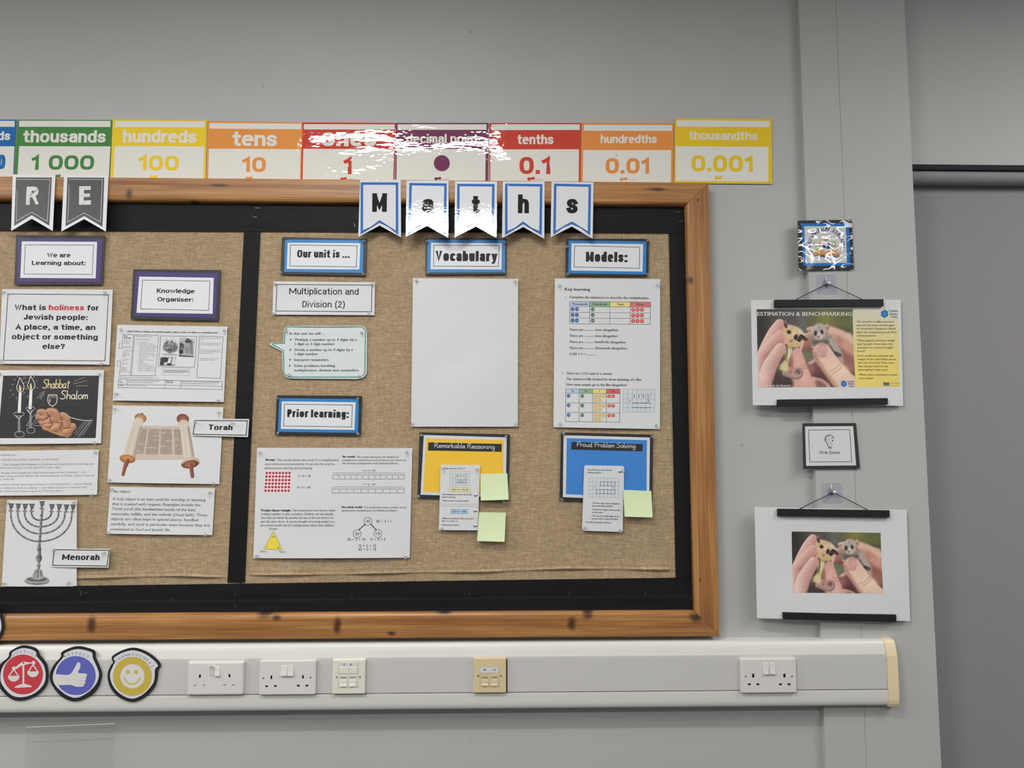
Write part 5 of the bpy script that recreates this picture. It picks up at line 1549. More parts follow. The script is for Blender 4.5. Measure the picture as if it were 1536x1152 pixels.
ZY, ZX = (830, 415, .10742), (830, 540, .10742)
Z9c = Z9
DB, DG, DR, DY = M((48, 92, 150), 'paper'), M((78, 118, 88), 'paper'), M((206, 88, 84), 'paper'), M((226, 186, 88), 'paper')
def counter(mb, s, x, y, r, m, n, cap=1.0):
    disc(mb, s, x, y, r, m, 4, n=16)
    text(mb, s, n, x - r * .6, x + r * .6, y + r * .22, r * .45, WHITE, 5) if n != '1' else text(mb, s, n, x - r * .12, x + r * .12, y + r * .35, r * .7, WHITE, 5)
def d1(mb, s):
    s.ox, s.oy, s.k = ZY
    k = Z9[2] / ZY[2]
    old = s.c
    s.c = np.array([((x * Z9[2] + Z9[0] - ZY[0]) / ZY[2], (y * Z9[2] + Z9[1] - ZY[1]) / ZY[2]) for x, y in old]); s.w *= k; s.h *= k
    T = lambda t, a, b, y, cap=34, m=MID, bd=1.5: text(mb, s, t, a, b, y, cap, m, 3, bold=bd, boldx=bd)
    T('Key learning', 158, 515, 196, 40, M((92, 66, 96), 'paper'), 3)
    disc(mb, s, 170, 290, 8, MID, 3, n=8); T('Complete the sentences to describe the multiplication.', 222, 1338, 308)
    tab = [(228, 348), (1358, 355), (1354, 666), (226, 657)]
    hx = [228, 508, 790, 1075, 1358]
    for i, c in enumerate(((176, 190, 216), (136, 172, 136), (222, 202, 132), (208, 112, 106))):
        quad(mb, s, [(hx[i], 348 + i * 2), (hx[i + 1], 350 + i * 2), (hx[i + 1], 420 + i * 2), (hx[i], 417 + i * 2)], M(c, 'paper'), 1)
    frame(mb, s, tab, 5, MID, 3)
    for x in hx[1:4]: line(mb, s, [(x, 350), (x - 3, 662)], 5, MID, 3)
    for y in (417, 498, 576): line(mb, s, [(228, y), (1356, y + 9)], 4.5, MID, 3)
    for t, a, b, y in (('Thousands', 258, 482, 396), ('Hundreds', 550, 750, 398), ('Tens', 888, 982, 400), ('Ones', 1165, 1268, 402)): T(t, a, b, y, 30, M((60, 72, 80), 'paper'))
    for r, y in enumerate((454, 534, 612)):
        for x in (268, 328): counter(mb, s, x, y, 28, DB, '1000')
        counter(mb, s, 550, y + 2, 28, DG, '100')
        for x in (1115, 1176, 1237): counter(mb, s, x, y + 8, 29, DR, '1')
    for i, (w, b) in enumerate((('ones altogether.', 918), ('tens altogether.', 910), ('hundreds altogether.', 1024), ('thousands altogether.', 1042))):
        y = 756 + i * 85
        T('There are', 222, 418, y); line(mb, s, [(436, y - 6), (568, y - 4)], 5, MID, 3); T(w, 580, b, y + 3)
    T('2,103 × 3 =', 222, 448, 1096); line(mb, s, [(460, 1092), (592, 1094)], 5, MID, 3)
    dy = (ZX[1] - ZY[1]) / ZY[2]
    U = lambda t, a, b, y, cap=34, m=MID: T(t, a, b, y + dy, cap, m)
    disc(mb, s, 128, 186 + dy, 8, MID, 3, n=8)
    U('There are 1,152 seats in a cinema.', 180, 825, 204); U('The cinema is fully booked for three showings of a film.', 180, 1236, 286); U('How many people go to the film altogether?', 178, 1026, 362)
    hx = [172, 360, 548, 740, 930]
    for i, c in enumerate(((182, 194, 216), (140, 172, 140), (224, 204, 134), (196, 96, 92))):
        quad(mb, s, [(hx[i], 404 + dy + i), (hx[i + 1], 404 + dy + i), (hx[i + 1], 467 + dy + i), (hx[i], 463 + dy + i)], M(c, 'paper'), 1)
    frame(mb, s, [(172, 404 + dy), (930, 406 + dy), (924, 868 + dy), (170, 860 + dy)], 5, MID, 3)
    for x in hx[1:4]: line(mb, s, [(x, 404 + dy), (x - 2, 864 + dy)], 5, MID, 3)
    for y in (464, 597, 731): line(mb, s, [(172, y + dy), (928, y + 6 + dy)], 4.5, MID, 3)
    for t, a, b in (('Th', 248, 288), ('H', 442, 466), ('T', 636, 652), ('O', 820, 846)): U(t, a, b, 446, 28)
    for y in (500, 634, 768):
        counter(mb, s, 212, y + dy, 26, DB, '1000'); counter(mb, s, 402, y + 2 + dy, 27, DG, '100')
        for x, q in ((588, 4), (646, 4), (703, 4), (588, 62), (646, 62)):
            disc(mb, s, x, y + q + dy, 27, M((160, 130, 60), 'paper'), 3, n=16); disc(mb, s, x, y + q + dy, 23, M((232, 202, 120), 'paper'), 4, n=16); text(mb, s, '10', x - 11, x + 11, y + q + 8 + dy, 15, MID, 5)
        for x in (777, 833): counter(mb, s, x, y + 6 + dy, 26, DR, '1')
    G = M((130, 140, 146), 'paper')
    quad(mb, s, [(975, 412 + dy), (1420, 414 + dy), (1412, 730 + dy), (972, 724 + dy)], M((200, 206, 210), 'paper'), 1)
    for x in (975, 1040, 1104, 1168, 1230, 1292, 1356, 1418): line(mb, s, [(x, 412 + dy), (x - 4, 728 + dy)], 4, G, 2)
    for y in (412, 476, 540, 602, 664, 726): line(mb, s, [(974, y + dy), (1416, y + 3 + dy)], 4, G, 2)
    line(mb, s, [(1104, 601 + dy), (1352, 604 + dy)], 8, INK, 3); line(mb, s, [(1100, 664 + dy), (1352, 667 + dy)], 8, INK, 3)
    for t, x, y in (('1', 1130, 524), ('1', 1194, 524), ('5', 1256, 525), ('2', 1322, 526), ('3', 1322, 586), ('×', 1070, 582)): U(t, x - (5 if t == '1' else 11), x + (5 if t == '1' else 11), y, 34 if t != '×' else 26, INK)
    s.ox, s.oy, s.k = Z9; s.c = old; s.w /= k; s.h /= k
sheet('worksheet', Z9, [(80, 280), (649, 283), (648, 1093), (73, 1083)], Y_PAPER, 'white worksheet headed Key learning with coloured counter tables', d1, bump=.003,
      pinq=((105, 318), (632, 318), (628, 1075), (108, 1066)), pname='Key learning worksheet')

ZA = (380, 665, .1595)
def d(mb, s):
    T = lambda t, a, b, y, cap=21, m=GREY, bd=.5: text(mb, s, t, a, b, y, cap, m, 3, bold=bd, boldx=bd)
    T('Arrays:', 112, 208, 164, 22, INK, 1.8); T('This model shows the total of a multiplication', 218, 803, 166); T('and reinforces commutativity. It can also be used to', 110, 766, 204); T('demonstrate sharing and grouping.', 106, 558, 242)
    RD = M((178, 64, 78), 'paper'); PK = M((232, 206, 208), 'paper'); RD2 = M((140, 44, 60), 'paper')
    quad(mb, s, [(112, 262), (356, 262), (352, 462), (100, 462)], PK, 1)
    for r in range(6):
        for c in range(8):
            x, y = 127 - r * 2.4 + c * (30.6 + r * .12), 279 + r * 33.2
            disc(mb, s, x, y, 12.5, RD, 2, n=14); disc(mb, s, x, y, 5.5, RD2, 3, n=8)
    T('6 × 8 = 48', 420, 540, 318, 22); T('8 × 6 = 48', 413, 538, 424, 22)
    T('Bar model:', 840, 960, 134, 19, INK, 1.6); T('This model represents the situation in', 970, 1366, 136, 18); T('multiplication and division word problems and shows the', 838, 1440, 166, 18); T('link between multiplication and repeated addition.', 838, 1366, 196, 18)
    for y0, n, v, t, yt, x0 in ((298, 6, '5', '6 × 5 = 30', 266, 750), (428, 5, '6', '5 × 6 = 30', 395, 744)):
        frame(mb, s, [(x0, y0), (1420, y0), (1418, y0 + 38), (x0 - 2, y0 + 38)], 4, GREY)
        w = (1420 - x0) / n
        for i in range(n):
            if i: line(mb, s, [(x0 + w * i, y0), (x0 + w * i - 1, y0 + 38)], 3.5, GREY)
            text(mb, s, v, x0 + w * (i + .5) - 7, x0 + w * (i + .5) + 7, y0 + 27, 18, GREY, 3)
        line(mb, s, [(x0 + 1, y0 - 8), (x0 + 6, y0 - 18), (1084, y0 - 18), (1087, y0 - 26), (1090, y0 - 18), (1416, y0 - 18), (1421, y0 - 8)], 3.5, GREY)
        T(t, 1033, 1146, yt, 19)
    T('Product factor triangle:', 74, 357, 640, 22, INK, 1.8); T('This model shows two factors which', 366, 772, 640); T('multiply together to give a product. Children can see visually', 72, 752, 674); T('that they can divide the product by one of the two factors to', 72, 752, 709); T('give the other factor. It can be thought of as being similar to a', 70, 766, 745); T('part-whole model, but for multiplication rather than addition.', 68, 764, 780)
    T('Part-whole model:', 832, 1028, 608, 19, INK, 1.6); T('This model shows how a number can be', 1038, 1438, 610, 18); T('partitioned in multiplication and division problems.', 832, 1350, 640, 18)
    poly(mb, s, [(190, 826), (274, 998), (98, 996)], M((226, 204, 72), 'paper'), 2); line(mb, s, [(190, 826), (274, 998), (98, 996)], 3, GREY, 3, True)
    T('Product', 150, 228, 812, 19); T('Factor', 64, 126, 1024, 18); T('Factor', 246, 306, 1026, 18); T('56', 176, 202, 884, 16, MID); T('7', 123, 134, 984, 16, MID); T('8', 233, 246, 988, 16, MID)
    line(mb, s, [(1056, 758), (990, 816)], 9, INK, 2); line(mb, s, [(1102, 756), (1160, 818)], 9, INK, 2)
    for x, y, t in ((1078, 733, '45'), (978, 850, '30'), (1172, 848, '15')):
        line(mb, s, arc(x, y, 37, 38, 0, 350, 26), 4, INK, 3, True); T(t, x - 20, x + 20, y + 13, 27, MID)
    for t, a, b, y in (('45 ÷ 3 = ?', 1155, 1300, 746), ('30 ÷ 3 = 10', 886, 1054, 916), ('15 ÷ 3 = 5', 1098, 1242, 916), ('10 + 5 = 15', 990, 1156, 976), ('45 ÷ 3 = 15', 990, 1156, 1008)): T(t, a, b, y, 27, MID)
sheet('worksheet', ZA, [(35, 42), (1495, 45), (1470, 1075), (0, 1080)], Y_PAPER, 'white worksheet about arrays and bar models with red dots and a yellow triangle', d, bump=.005, wave=.001,
      pinq=((68, 82), (1445, 82), (1432, 1072), (40, 1055)), pname='arrays worksheet')

# coloured challenge boards
ZR, ZQ = (600, 630, .19097), (810, 630, .19097)
def challenge(zoom, black, white, col, c, bar, title, tx, label, pinq, pname):
    s = Surf(zoom, black, Y_PAPER)
    root = tag(empty('challenge_card', s.center()), label, 'challenge card', 'coloured challenge cards')
    mb = MB(); slab(mb, s, M((42, 42, 44), 'satin'), th=.0009, n=1); mb.build('black_mount', root)
    mb = MB(); slab(mb, s, M((205, 206, 210), 'satin'), white, th=.0003, n=1, lv=4)
    quad(mb, s, c, M(col, 'satin'), 5)
    mb.build('card_face', root)
    mb = MB(); slab(mb, s, M((40, 40, 42), 'satin'), bar, th=.0002, n=1, lv=8)
    hand(mb, s, title, *tx[:2], tx[2], 19, 4.2, M((196, 196, 198), 'paper'), 9, .05)
    mb.build('title_strip', root)
    pins(pname, Y_PAPER - .001, zoom, *pinq)
    return root
challenge(ZR, [(153, 97), (863, 112), (850, 634), (136, 613)], [(187, 118), (838, 137), (829, 608), (162, 586)], (232, 186, 56), [(205, 143), (815, 158), (808, 582), (183, 565)], [(222, 175), (800, 188), (798, 250), (220, 240)],
          'Remarkable Reasoning', (270, 748, 221), 'yellow challenge card on black titled Remarkable Reasoning', ((172, 118), (835, 127), None, (147, 597)), 'yellow challenge card')
challenge(ZQ, [(165, 97), (888, 115), (880, 656), (153, 633)], [(185, 120), (863, 138), (858, 634), (180, 605)], (62, 126, 198), [(210, 143), (840, 158), (836, 610), (203, 583)], [(247, 172), (806, 190), (805, 247), (245, 232)],
          'Proud Problem Solving', (290, 753, 214), 'blue challenge card on black titled Proud Problem Solving', ((182, 108), (874, 128), None, (167, 620)), 'blue challenge card')
ZP1 = (652, 690, .11289)
NAVY = M((44, 52, 92), 'paper')
def icon(mb, s, x, y, r):
    disc(mb, s, x, y + r * .22, r, NAVY, 2, n=18); disc(mb, s, x, y - r * .18, r * .98, M((216, 216, 218), 'paper'), 3, n=18, ry=r * .72)
    line(mb, s, [(x, y + r * .5), (x, y + r * 1.15)], r * .18, WHITE, 4)
def d(mb, s):
    T = lambda t, a, b, y, cap=22, m=GREY: text(mb, s, t, a, b, y, cap, m, 3, bold=.6, boldx=.9)
    G = M((140, 152, 158), 'paper')
    T('Dani works out 1,432 × 4', 130, 398, 122)
    quad(mb, s, [(205, 150), (468, 150), (466, 340), (203, 340)], M((204, 208, 210), 'paper'), 1)
    for x in (205, 242, 280, 318, 355, 392, 430, 467): line(mb, s, [(x, 150), (x - 2, 340)], 3, G, 2)
    for y in (150, 188, 227, 265, 303, 340): line(mb, s, [(204, y), (467, y)], 3, G, 2)
    for t, x, y in (('1', 302, 218), ('4', 340, 218), ('3', 376, 218), ('2', 412, 218), ('×', 262, 254), ('4', 412, 256), ('4', 298, 294), ('16', 336, 294), ('12', 374, 294), ('8', 412, 294)): T(t, x - 6 * len(t), x + 6 * len(t), y, 20, MID)
    line(mb, s, [(280, 263), (432, 264)], 5, MID, 3); line(mb, s, [(280, 304), (430, 305)], 5, MID, 3)
    quad(mb, s, [(198, 366), (476, 370), (474, 424), (196, 420)], M((224, 214, 172), 'paper'), 1); frame(mb, s, [(198, 366), (476, 370), (474, 424), (196, 420)], 4, M((150, 140, 80), 'paper'))
    T('1,432 × 4 = 416,128', 222, 446, 406, 24, MID)
    T('Use estimation to show that Dani', 100, 488, 468); T('must be wrong.', 98, 275, 502); T('What mistake has Dani made?', 96, 452, 552)
    line(mb, s, [(68, 570), (90, 586), (560, 592), (590, 575)], 3, GREY); line(mb, s, [(64, 625), (85, 610), (560, 618), (588, 635)], 3, GREY)
    quad(mb, s, [(216, 656), (442, 656), (440, 714), (214, 714)], M((166, 192, 218), 'paper'), 1); frame(mb, s, [(216, 656), (442, 656), (440, 714), (214, 714)], 4, M((70, 96, 130), 'paper'))
    T('342 × 3 = 1,026', 238, 416, 696, 26, MID)
    T('Without calculating, which is greater:', 96, 522, 786); T('342 × 4 or 243 × 5?', 94, 308, 822); T('Explain your answer.', 92, 330, 872)
    for x, y in ((543, 456), (541, 664), (538, 862)): icon(mb, s, x, y, 26)
sheet('question_card', ZP1, [(82, 62), (605, 68), (573, 935), (55, 930)], Y_LABEL - .0004, 'tall white question card with yellow and blue sum boxes over the yellow challenge card', d, cat='question card', group='question cards', bump=.0012, wave=0,
      pinq=((112, 108), (568, 125), None, (95, 905)), pname='tall white question card')
ZP2 = (865, 690, .11289)
oc = [(130, 70), (605, 80)] + arc(603, 105, 27, 26, -85, 0, 5) + [(632, 120), (612, 925)] + arc(585, 930, 28, 24, 0, 90, 5) + [(560, 955), (110, 940)] + arc(104, 910, 28, 28, 90, 180, 5) + [(73, 895), (100, 100)] + arc(128, 98, 28, 28, 180, 265, 5)
def d(mb, s):
    T = lambda t, a, b, y, cap=22, m=GREY: text(mb, s, t, a, b, y, cap, m, 3, bold=.6, boldx=.9)
    G = M((120, 140, 150), 'paper')
    T('Use the clues to work out the', 145, 468, 142); T('missing numbers.', 142, 336, 176)
    quad(mb, s, [(165, 235), (562, 242), (556, 498), (160, 492)], M((202, 208, 212), 'paper'), 1)
    for x in (165, 215, 264, 313, 362, 412, 463, 513, 561): line(mb, s, [(x, 236), (x - 5, 496)], 3, G, 2)
    for y in (236, 289, 342, 393, 446, 494): line(mb, s, [(164, y), (560, y + 5)], 3, G, 2)
    for x0, x1, y0, y1, n in ((314, 510, 290, 342, 4), (262, 509, 394, 446, 5)):
        frame(mb, s, [(x0, y0), (x1, y0 + 3), (x1 - 1, y1 + 4), (x0 - 1, y1)], 6, MID, 3)
        for i in range(1, n): line(mb, s, [(x0 + (x1 - x0) * i / n, y0), (x0 + (x1 - x0) * i / n, y1 + 2)], 5, MID, 3)
    T('×', 230, 246, 376, 20, MID); T('5', 478, 494, 382, 24, MID)
    for t, a, b, y in (('The four digits being multiplied', 210, 562, 586), ('are consecutive numbers.', 206, 490, 620), ('The first two digits of the product', 206, 582, 672), ('are the same.', 204, 356, 706), ('The fourth and fifth digits of the', 204, 566, 756), ('product add to make the third.', 200, 550, 792), ('Find all the possible solutions.', 124, 462, 838)): T(t, a, b, y)
    for y in (575, 660, 745): disc(mb, s, 180, y, 4, GREY, 3, n=8)
    icon(mb, s, 572, 142, 24)
sheet('question_card', ZP2, [(108, 70), (632, 80), (612, 955), (72, 940)], Y_LABEL - .0004, 'white laminated question card with rounded corners over the blue challenge card', d, cat='question card', group='question cards', bump=0, wave=0, outline=oc,
      mat=M((207, 208, 210), 'satin'), pinq=(None, (602, 145), (572, 935), (108, 900)), pname='rounded question card')

# sticky notes
NOTE = M((208, 222, 178), 'paper')
def note(zoom, c, label, lift, pinq=None, pname=None):
    s = Surf(zoom, c, Y_LABEL - .0030)
    q, f = bil(s.c, 14)
    u = (np.arange(15) / 14.0)
    def dsp(q_):
        uu, v = s.uv(q_)
        return 0.0002 + lift * (v ** 1.6) * (0.55 + 0.45 * uu) + .0012 * np.sin(pi * uu) * v ** 3
    s.disp = dsp
    mb = MB(); slab(mb, s, NOTE, th=.0002, n=14)
    o = tag(mb.build('sticky_note', None, smooth=False, origin=s.center()), label, 'sticky note', 'pale green sticky notes')
    return o
note(ZP1, [(610, 183), (965, 178), (982, 524), (612, 536)], 'pale green sticky note overlapping the right edge of the yellow challenge card', .008)
note(ZP1, [(590, 693), (946, 700), (928, 1080), (565, 1072)], 'pale green sticky note below the yellow challenge card, lowest of the three', .009)
note(ZP2, [(622, 396), (992, 412), (1000, 758), (632, 750)], 'pale green sticky note at the lower right corner of the blue challenge card', .008)
pin(755, 752, Y_PAPER, 'upper sticky note', 'lower right corner')
pin(979.5, 755, Y_PAPER, 'blue card sticky note', 'right edge')
pin(452, 849, Y_HESS, 'arrays worksheet, in bare hessian', 'underside')

# ================================================================== hangings on the right hand wall strip
ZL = (1180, 320, .12158)
s = Surf(ZL, [(135, 90), (805, 78), (830, 690), (148, 705)], -.0262)
lc = tag(empty('logo_card', s.center()), 'square laminated card with an open book emblem, blue border and crinkled shiny film', 'logo card')
mb = MB(); slab(mb, s, M((54, 54, 56), 'film'), th=.0012, n=10); mb.build('black_mount', lc)
mb = MB(); slab(mb, s, M((44, 112, 180), 'film'), [(178, 125), (768, 126), (786, 648), (205, 648)], th=.0003, n=6, lv=4); mb.build('coloured_mount', lc)
mb = MB(); slab(mb, s, M((200, 200, 200), 'film'), [(216, 160), (728, 160), (742, 612), (232, 615)], th=.0003, n=6, lv=8)
FN = M((44, 60, 112), 'film'); FO = M((206, 148, 92), 'film'); FG = M((140, 166, 80), 'film'); FR = M((196, 96, 84), 'film'); FD = M((60, 60, 96), 'film')
line(mb, s, arc(485, 400, 192, 185, 130, 410, 40), 4, FD, 10)
ring_text(mb, s, 'ESTIMATION STATION', 485, 400, 190, 186, -6, 40, FN, 10, bold=2.4)
poly(mb, s, smooth([(320, 540), (352, 478), (430, 448), (485, 478), (540, 446), (620, 472), (655, 540), (570, 508), (490, 520), (400, 510)], 5, True), FO, 10)
line(mb, s, smooth([(315, 542), (400, 512), (488, 524), (570, 510), (658, 542)], 5), 8, M((120, 80, 60), 'film'), 11)
poly(mb, s, smooth([(380, 545), (430, 520), (488, 535), (560, 518), (650, 555), (560, 535), (490, 552), (430, 535)], 5, True), FN, 11)
for x, y, w, h, m in ((440, 362, 40, 66, FN), (486, 360, 46, 78, FN), (398, 340, 26, 80, FO), (550, 352, 52, 58, FG), (350, 410, 40, 40, FG)):
    poly(mb, s, [(x, y), (x + w, y), (x + w, y + h), (x, y + h)], m, 11)
disc(mb, s, 482, 310, 30, FR, 11); disc(mb, s, 482, 306, 18, M((206, 200, 190), 'film'), 12); disc(mb, s, 575, 382, 15, M((200, 210, 170), 'film'), 12)
disc(mb, s, 488, 402, 16, M((150, 180, 220), 'film'), 12); disc(mb, s, 338, 380, 13, M((80, 110, 160), 'film'), 11)
text(mb, s, '+ - ×', 590, 652, 422, 30, FR, 11, bold=1.5); text(mb, s, '3', 610, 630, 455, 26, FR, 11)
mb.build('card_face', lc)

def hook(c, knob, label):
    y = Y_STRIP - .0003
    root = tag(empty('adhesive_hook', at(np.array(knob[0]), np.array(knob[1]), Y_STRIP)), label, 'adhesive hook', 'adhesive hooks on the wall strip')
    w = wrect(c, y)
    mb = MB(); plate(mb, w[0], w[1], w[2], w[3], y - .0011, y, .0075, .0004, mat_clear('lavender_pad', (.99, .99, 1.0), .06, .22, (190, 190, 206)))
    mb.build('pad', root)
    p = at(np.array(knob[0]), np.array(knob[1]), y - .006)
    CL = M((206, 204, 200), 'plastic')
    mb = MB()
    lathe(mb, [(.009, 0), (.0095, .0012), (.0075, .0024), (.0001, .0028)], (p[0] - .001, y - .0011, p[2] + .001), (0, -1, 0), mat_clear('clear_hook_base', (.9, .9, .93), .3, .25), 20)
    tube(mb, [(p[0] - .003, y - .002, p[2] + .020), (p[0] - .0028, y - .0035, p[2] + .012), (p[0] - .001, y - .005, p[2] + .004)], [.0014, .0018, .002], CL, 8)
    mb.build('hook_base', root, smooth=True)
    mb = MB(); tube(mb, [(p[0], y - .002, p[2] - .001), (p[0], y - .008, p[2] - .0015), (p[0], y - .011, p[2] + .0005)], .0021, M((180, 178, 172), 'metal'), 10)
    bm = bmesh.new(); bmesh.ops.create_uvsphere(bm, u_segments=14, v_segments=10, radius=.0045)
    bm.verts.index_update()
    mb.add([(w_.co.x + p[0] + .0012, w_.co.y + y - .0125, w_.co.z + p[2] + .0008) for w_ in bm.verts], [[w_.index for w_ in q.verts] for q in bm.faces], M((222, 218, 208), 'plastic')); bm.free()
    mb.build('hook_knob', root, smooth=True)
    return p, y
h1 = hook([(1224.6, 412.2), (1254.4, 412), (1254.8, 441.6), (1225.4, 441.6)], (1241.5, 425.5), 'lavender sticky pad hook below the logo card, holding the upper poster')
h2 = hook([(1232.6, 724.2), (1262.7, 724), (1263.3, 755), (1233.2, 755)], (1249.5, 738.2), 'lavender sticky pad hook below the Our Ideas card, holding the lower poster')

BARM = M((24, 24, 26), 'paper')
def bar(zoom, c, y0, root):
    """magnetic wooden bar, clamped in front of and behind the sheet"""
    p = at(np.array([zpt(zoom, *q)[0] for q in c]), np.array([zpt(zoom, *q)[1] for q in c]), y0)
    mb = MB()
    out = []
    for q in p: out.append(q)
    cen = np.mean(p, 0)
    def blk(ya, yb_, sh):
        pp = [cen + (q - cen) * sh for q in p]
        v = [(q[0], ya, q[2]) for q in pp] + [(q[0], yb_, q[2]) for q in pp]
        mb.closed(v, [(0, 1, 2, 3), (4, 7, 6, 5), (0, 4, 5, 1), (1, 5, 6, 2), (2, 6, 7, 3), (3, 7, 4, 0)], BARM)
    blk(y0, y0 + .0082, 1.0)
    o = mb.build('hanger_bar', root)
    md = o.modifiers.new('soft', 'BEVEL'); md.width = .0009; md.segments = 2
    return p
def poster(zoom, paper, y, label, bars, cords, knob, draw, pictures, bump, group='posters on black hanger bars'):
    s = Surf(zoom, paper, y, bump=bump, wave=.0022, seed=2.0)
    root = tag(empty('hanging_poster', s.center()), label, 'poster', group)
    mb = MB(); slab(mb, s, WHITE, th=.0003, n=70)
    draw(mb, s)
    mb.build('paper', root)
    for nm, fn in pictures:
        m2 = MB(); fn(m2, s); m2.build(nm, root)
    for c in bars: bar(zoom, c, y - .0100, root)
    for q in cords:
        a = zpt(zoom, *q)
        A = at(np.array(a[0]), np.array(a[1]), y - .005)
        K, ky = knob
        B = np.array([K[0] + (.0012 if A[0] > K[0] else -.0012), ky - .0072, K[2] - .0010])
        mb = MB(); tube(mb, [tuple(A + (0, 0, -.003)), tuple(A + (B - A) * .5 + (0, 0, -.0012)), tuple(B)], .0011, M((28, 28, 30), 'matte'), 8)
        mb.build('cord', root)
    return root

def possum_canvas():
    cv = Canvas(45, 78, 1290, 1072, 250, 200, (78, 74, 70))
    X_, Y_ = cv.X, cv.Y
    def glow(cx, cy, r, c, a): cv.blend(np.exp(-(((X_ - cx) / r[0]) ** 2 + ((Y_ - cy) / r[1]) ** 2)) * a, c)
    glow(80, 300, (170, 400), (48, 44, 42), .9); glow(420, 180, (200, 160), (92, 84, 78), .7); glow(640, 260, (90, 200), (104, 106, 110), .8)
    glow(940, 190, (220, 170), (134, 134, 58), .95); glow(1230, 230, (170, 170), (104, 110, 56), .95); glow(760, 120, (90, 80), (102, 96, 62), .6); glow(1200, 400, (100, 60), (66, 70, 44), .7)
    # right hand: far fingers
    cv.poly([(960, 310), (1060, 320), (1180, 370), (1290, 440), (1292, 960), (1180, 800), (1060, 640), (970, 470)], (206, 150, 126), 8)
    cv.poly([(960, 300), (1060, 315), (1180, 365), (1290, 432), (1290, 520), (1160, 440), (1040, 390), (970, 380)], (226, 184, 162), 14, a=.9)
    cv.poly([(1090, 560), (1180, 620), (1290, 700), (1292, 980), (1150, 780)], (142, 84, 72), 24, a=.9); cv.poly([(1170, 760), (1292, 860), (1292, 990), (1220, 900)], (110, 58, 52), 18, a=.8)
    glow(1110, 480, (40, 60), (176, 112, 88), .6)
    cv.stroke([(620, 470), (700, 440), (770, 420)], [50, 60, 70], (214, 164, 142), (170, 110, 94), 8, light=(-.1, -1))
    cv.poly([(610, 500), (780, 440), (800, 660), (740, 640), (640, 570)], (176, 112, 98), 10); glow(720, 590, (70, 50), (120, 66, 60), .8)
    # green gap, dark palm
    cv.poly([(620, 600), (700, 610), (770, 650), (790, 715), (700, 765), (650, 740)], (112, 114, 84), 8)
    cv.poly([(690, 770), (780, 715), (840, 740), (900, 900), (1050, 1072), (720, 1075)], (128, 74, 70), 8); glow(850, 950, (110, 120), (84, 44, 46), .9); glow(740, 830, (40, 60), (164, 108, 100), .7)
    cv.poly([(690, 765), (780, 712), (800, 735), (720, 780)], (208, 176, 160), 8)
    cv.poly([(728, 950), (800, 950), (890, 985), (960, 1072), (735, 1075)], (208, 160, 146), 6); cv.poly([(780, 985), (860, 1000), (920, 1075), (800, 1075)], (120, 72, 68), 14, a=.8)
    # right thumb
    cv.poly([(765, 640), (790, 545), (850, 495), (930, 500), (1000, 560), (1060, 670), (1150, 790), (1240, 900), (1292, 950), (1292, 1075), (1050, 1075), (960, 980), (880, 860), (800, 740)], (228, 190, 166), 6)
    cv.poly([(765, 640), (800, 600), (850, 740), (960, 920), (1070, 1075), (1040, 1075), (920, 930), (810, 760)], (176, 118, 102), 14, a=.85)
    glow(1120, 850, (120, 70), (238, 208, 180), .8); glow(960, 640, (70, 60), (226, 176, 156), .6)
    cv.poly([(830, 560), (865, 510), (920, 515), (945, 590), (930, 660), (880, 685), (835, 640)], (204, 146, 140), 8); glow(880, 590, (34, 40), (222, 176, 172), .7)
    cv.stroke([(830, 660), (880, 690), (935, 665)], 5, (178, 112, 104), None, 6, .8)
    for p in ([(960, 870), (1050, 830), (1110, 770)], [(1000, 900), (1090, 850), (1130, 790)]): cv.stroke(p, 6, (190, 136, 112), None, 8, .7)
    # left hand
    cv.poly([(460, 740), (480, 640), (540, 570), (600, 580), (640, 680), (680, 800), (730, 940), (750, 1075), (480, 1075), (470, 900)], (214, 156, 140), 6)
    glow(570, 720, (60, 110), (226, 174, 160), .8); glow(640, 950, (60, 100), (226, 180, 166), .8); cv.poly([(450, 740), (480, 640), (505, 760), (480, 900), (455, 900)], (150, 88, 80), 12, a=.8)
    for p in ([(600, 800), (660, 790), (690, 800)], [(620, 830), (680, 830), (705, 840)]): cv.stroke(p, 5, (176, 112, 102), None, 6, .7)
    cv.stroke([(640, 490), (615, 560), (605, 610)], [16, 22, 12], (224, 170, 164), (196, 136, 130), 5)
    cv.stroke([(340, 270), (270, 370), (190, 520), (90, 740)], [66, 78, 84, 90], (236, 196, 182), (198, 132, 116), 6, light=(-.8, -.5)); glow(350, 300, (40, 44), (214, 146, 130), .7)
    cv.stroke([(350, 420), (250, 520), (150, 660), (70, 830)], [76, 84, 88, 90], (236, 194, 180), (178, 112, 100), 5, light=(-.7, -.7)); glow(360, 440, (50, 40), (220, 156, 142), .8); glow(200, 680, (90, 50), (170, 106, 98), .55)
    cv.stroke([(350, 580), (270, 690), (190, 830), (120, 1060)], [72, 82, 92, 110], (238, 202, 190), (190, 128, 116), 5, light=(-.8, -.5)); glow(375, 600, (34, 50), (216, 150, 138), .8); glow(110, 940, (60, 90), (236, 206, 196), .6); glow(300, 780, (40, 70), (200, 140, 128), .5)
    cv.poly([(45, 660), (60, 700), (60, 1072), (45, 1072)], (222, 186, 174), 8)
    # left possum
    cv.poly([(250, 960), (330, 870), (430, 880), (480, 960), (470, 1075), (240, 1075)], (70, 52, 48), 14)
    cv.poly([(420, 560), (500, 575), (470, 690), (440, 800), (460, 850), (420, 890), (340, 880), (330, 800), (390, 720)], (196, 170, 116), 6)
    cv.poly([(425, 590), (495, 600), (450, 700), (425, 690)], (214, 200, 166), 6); cv.poly([(360, 770), (420, 760), (440, 850), (360, 860)], (216, 198, 142), 10, a=.8)
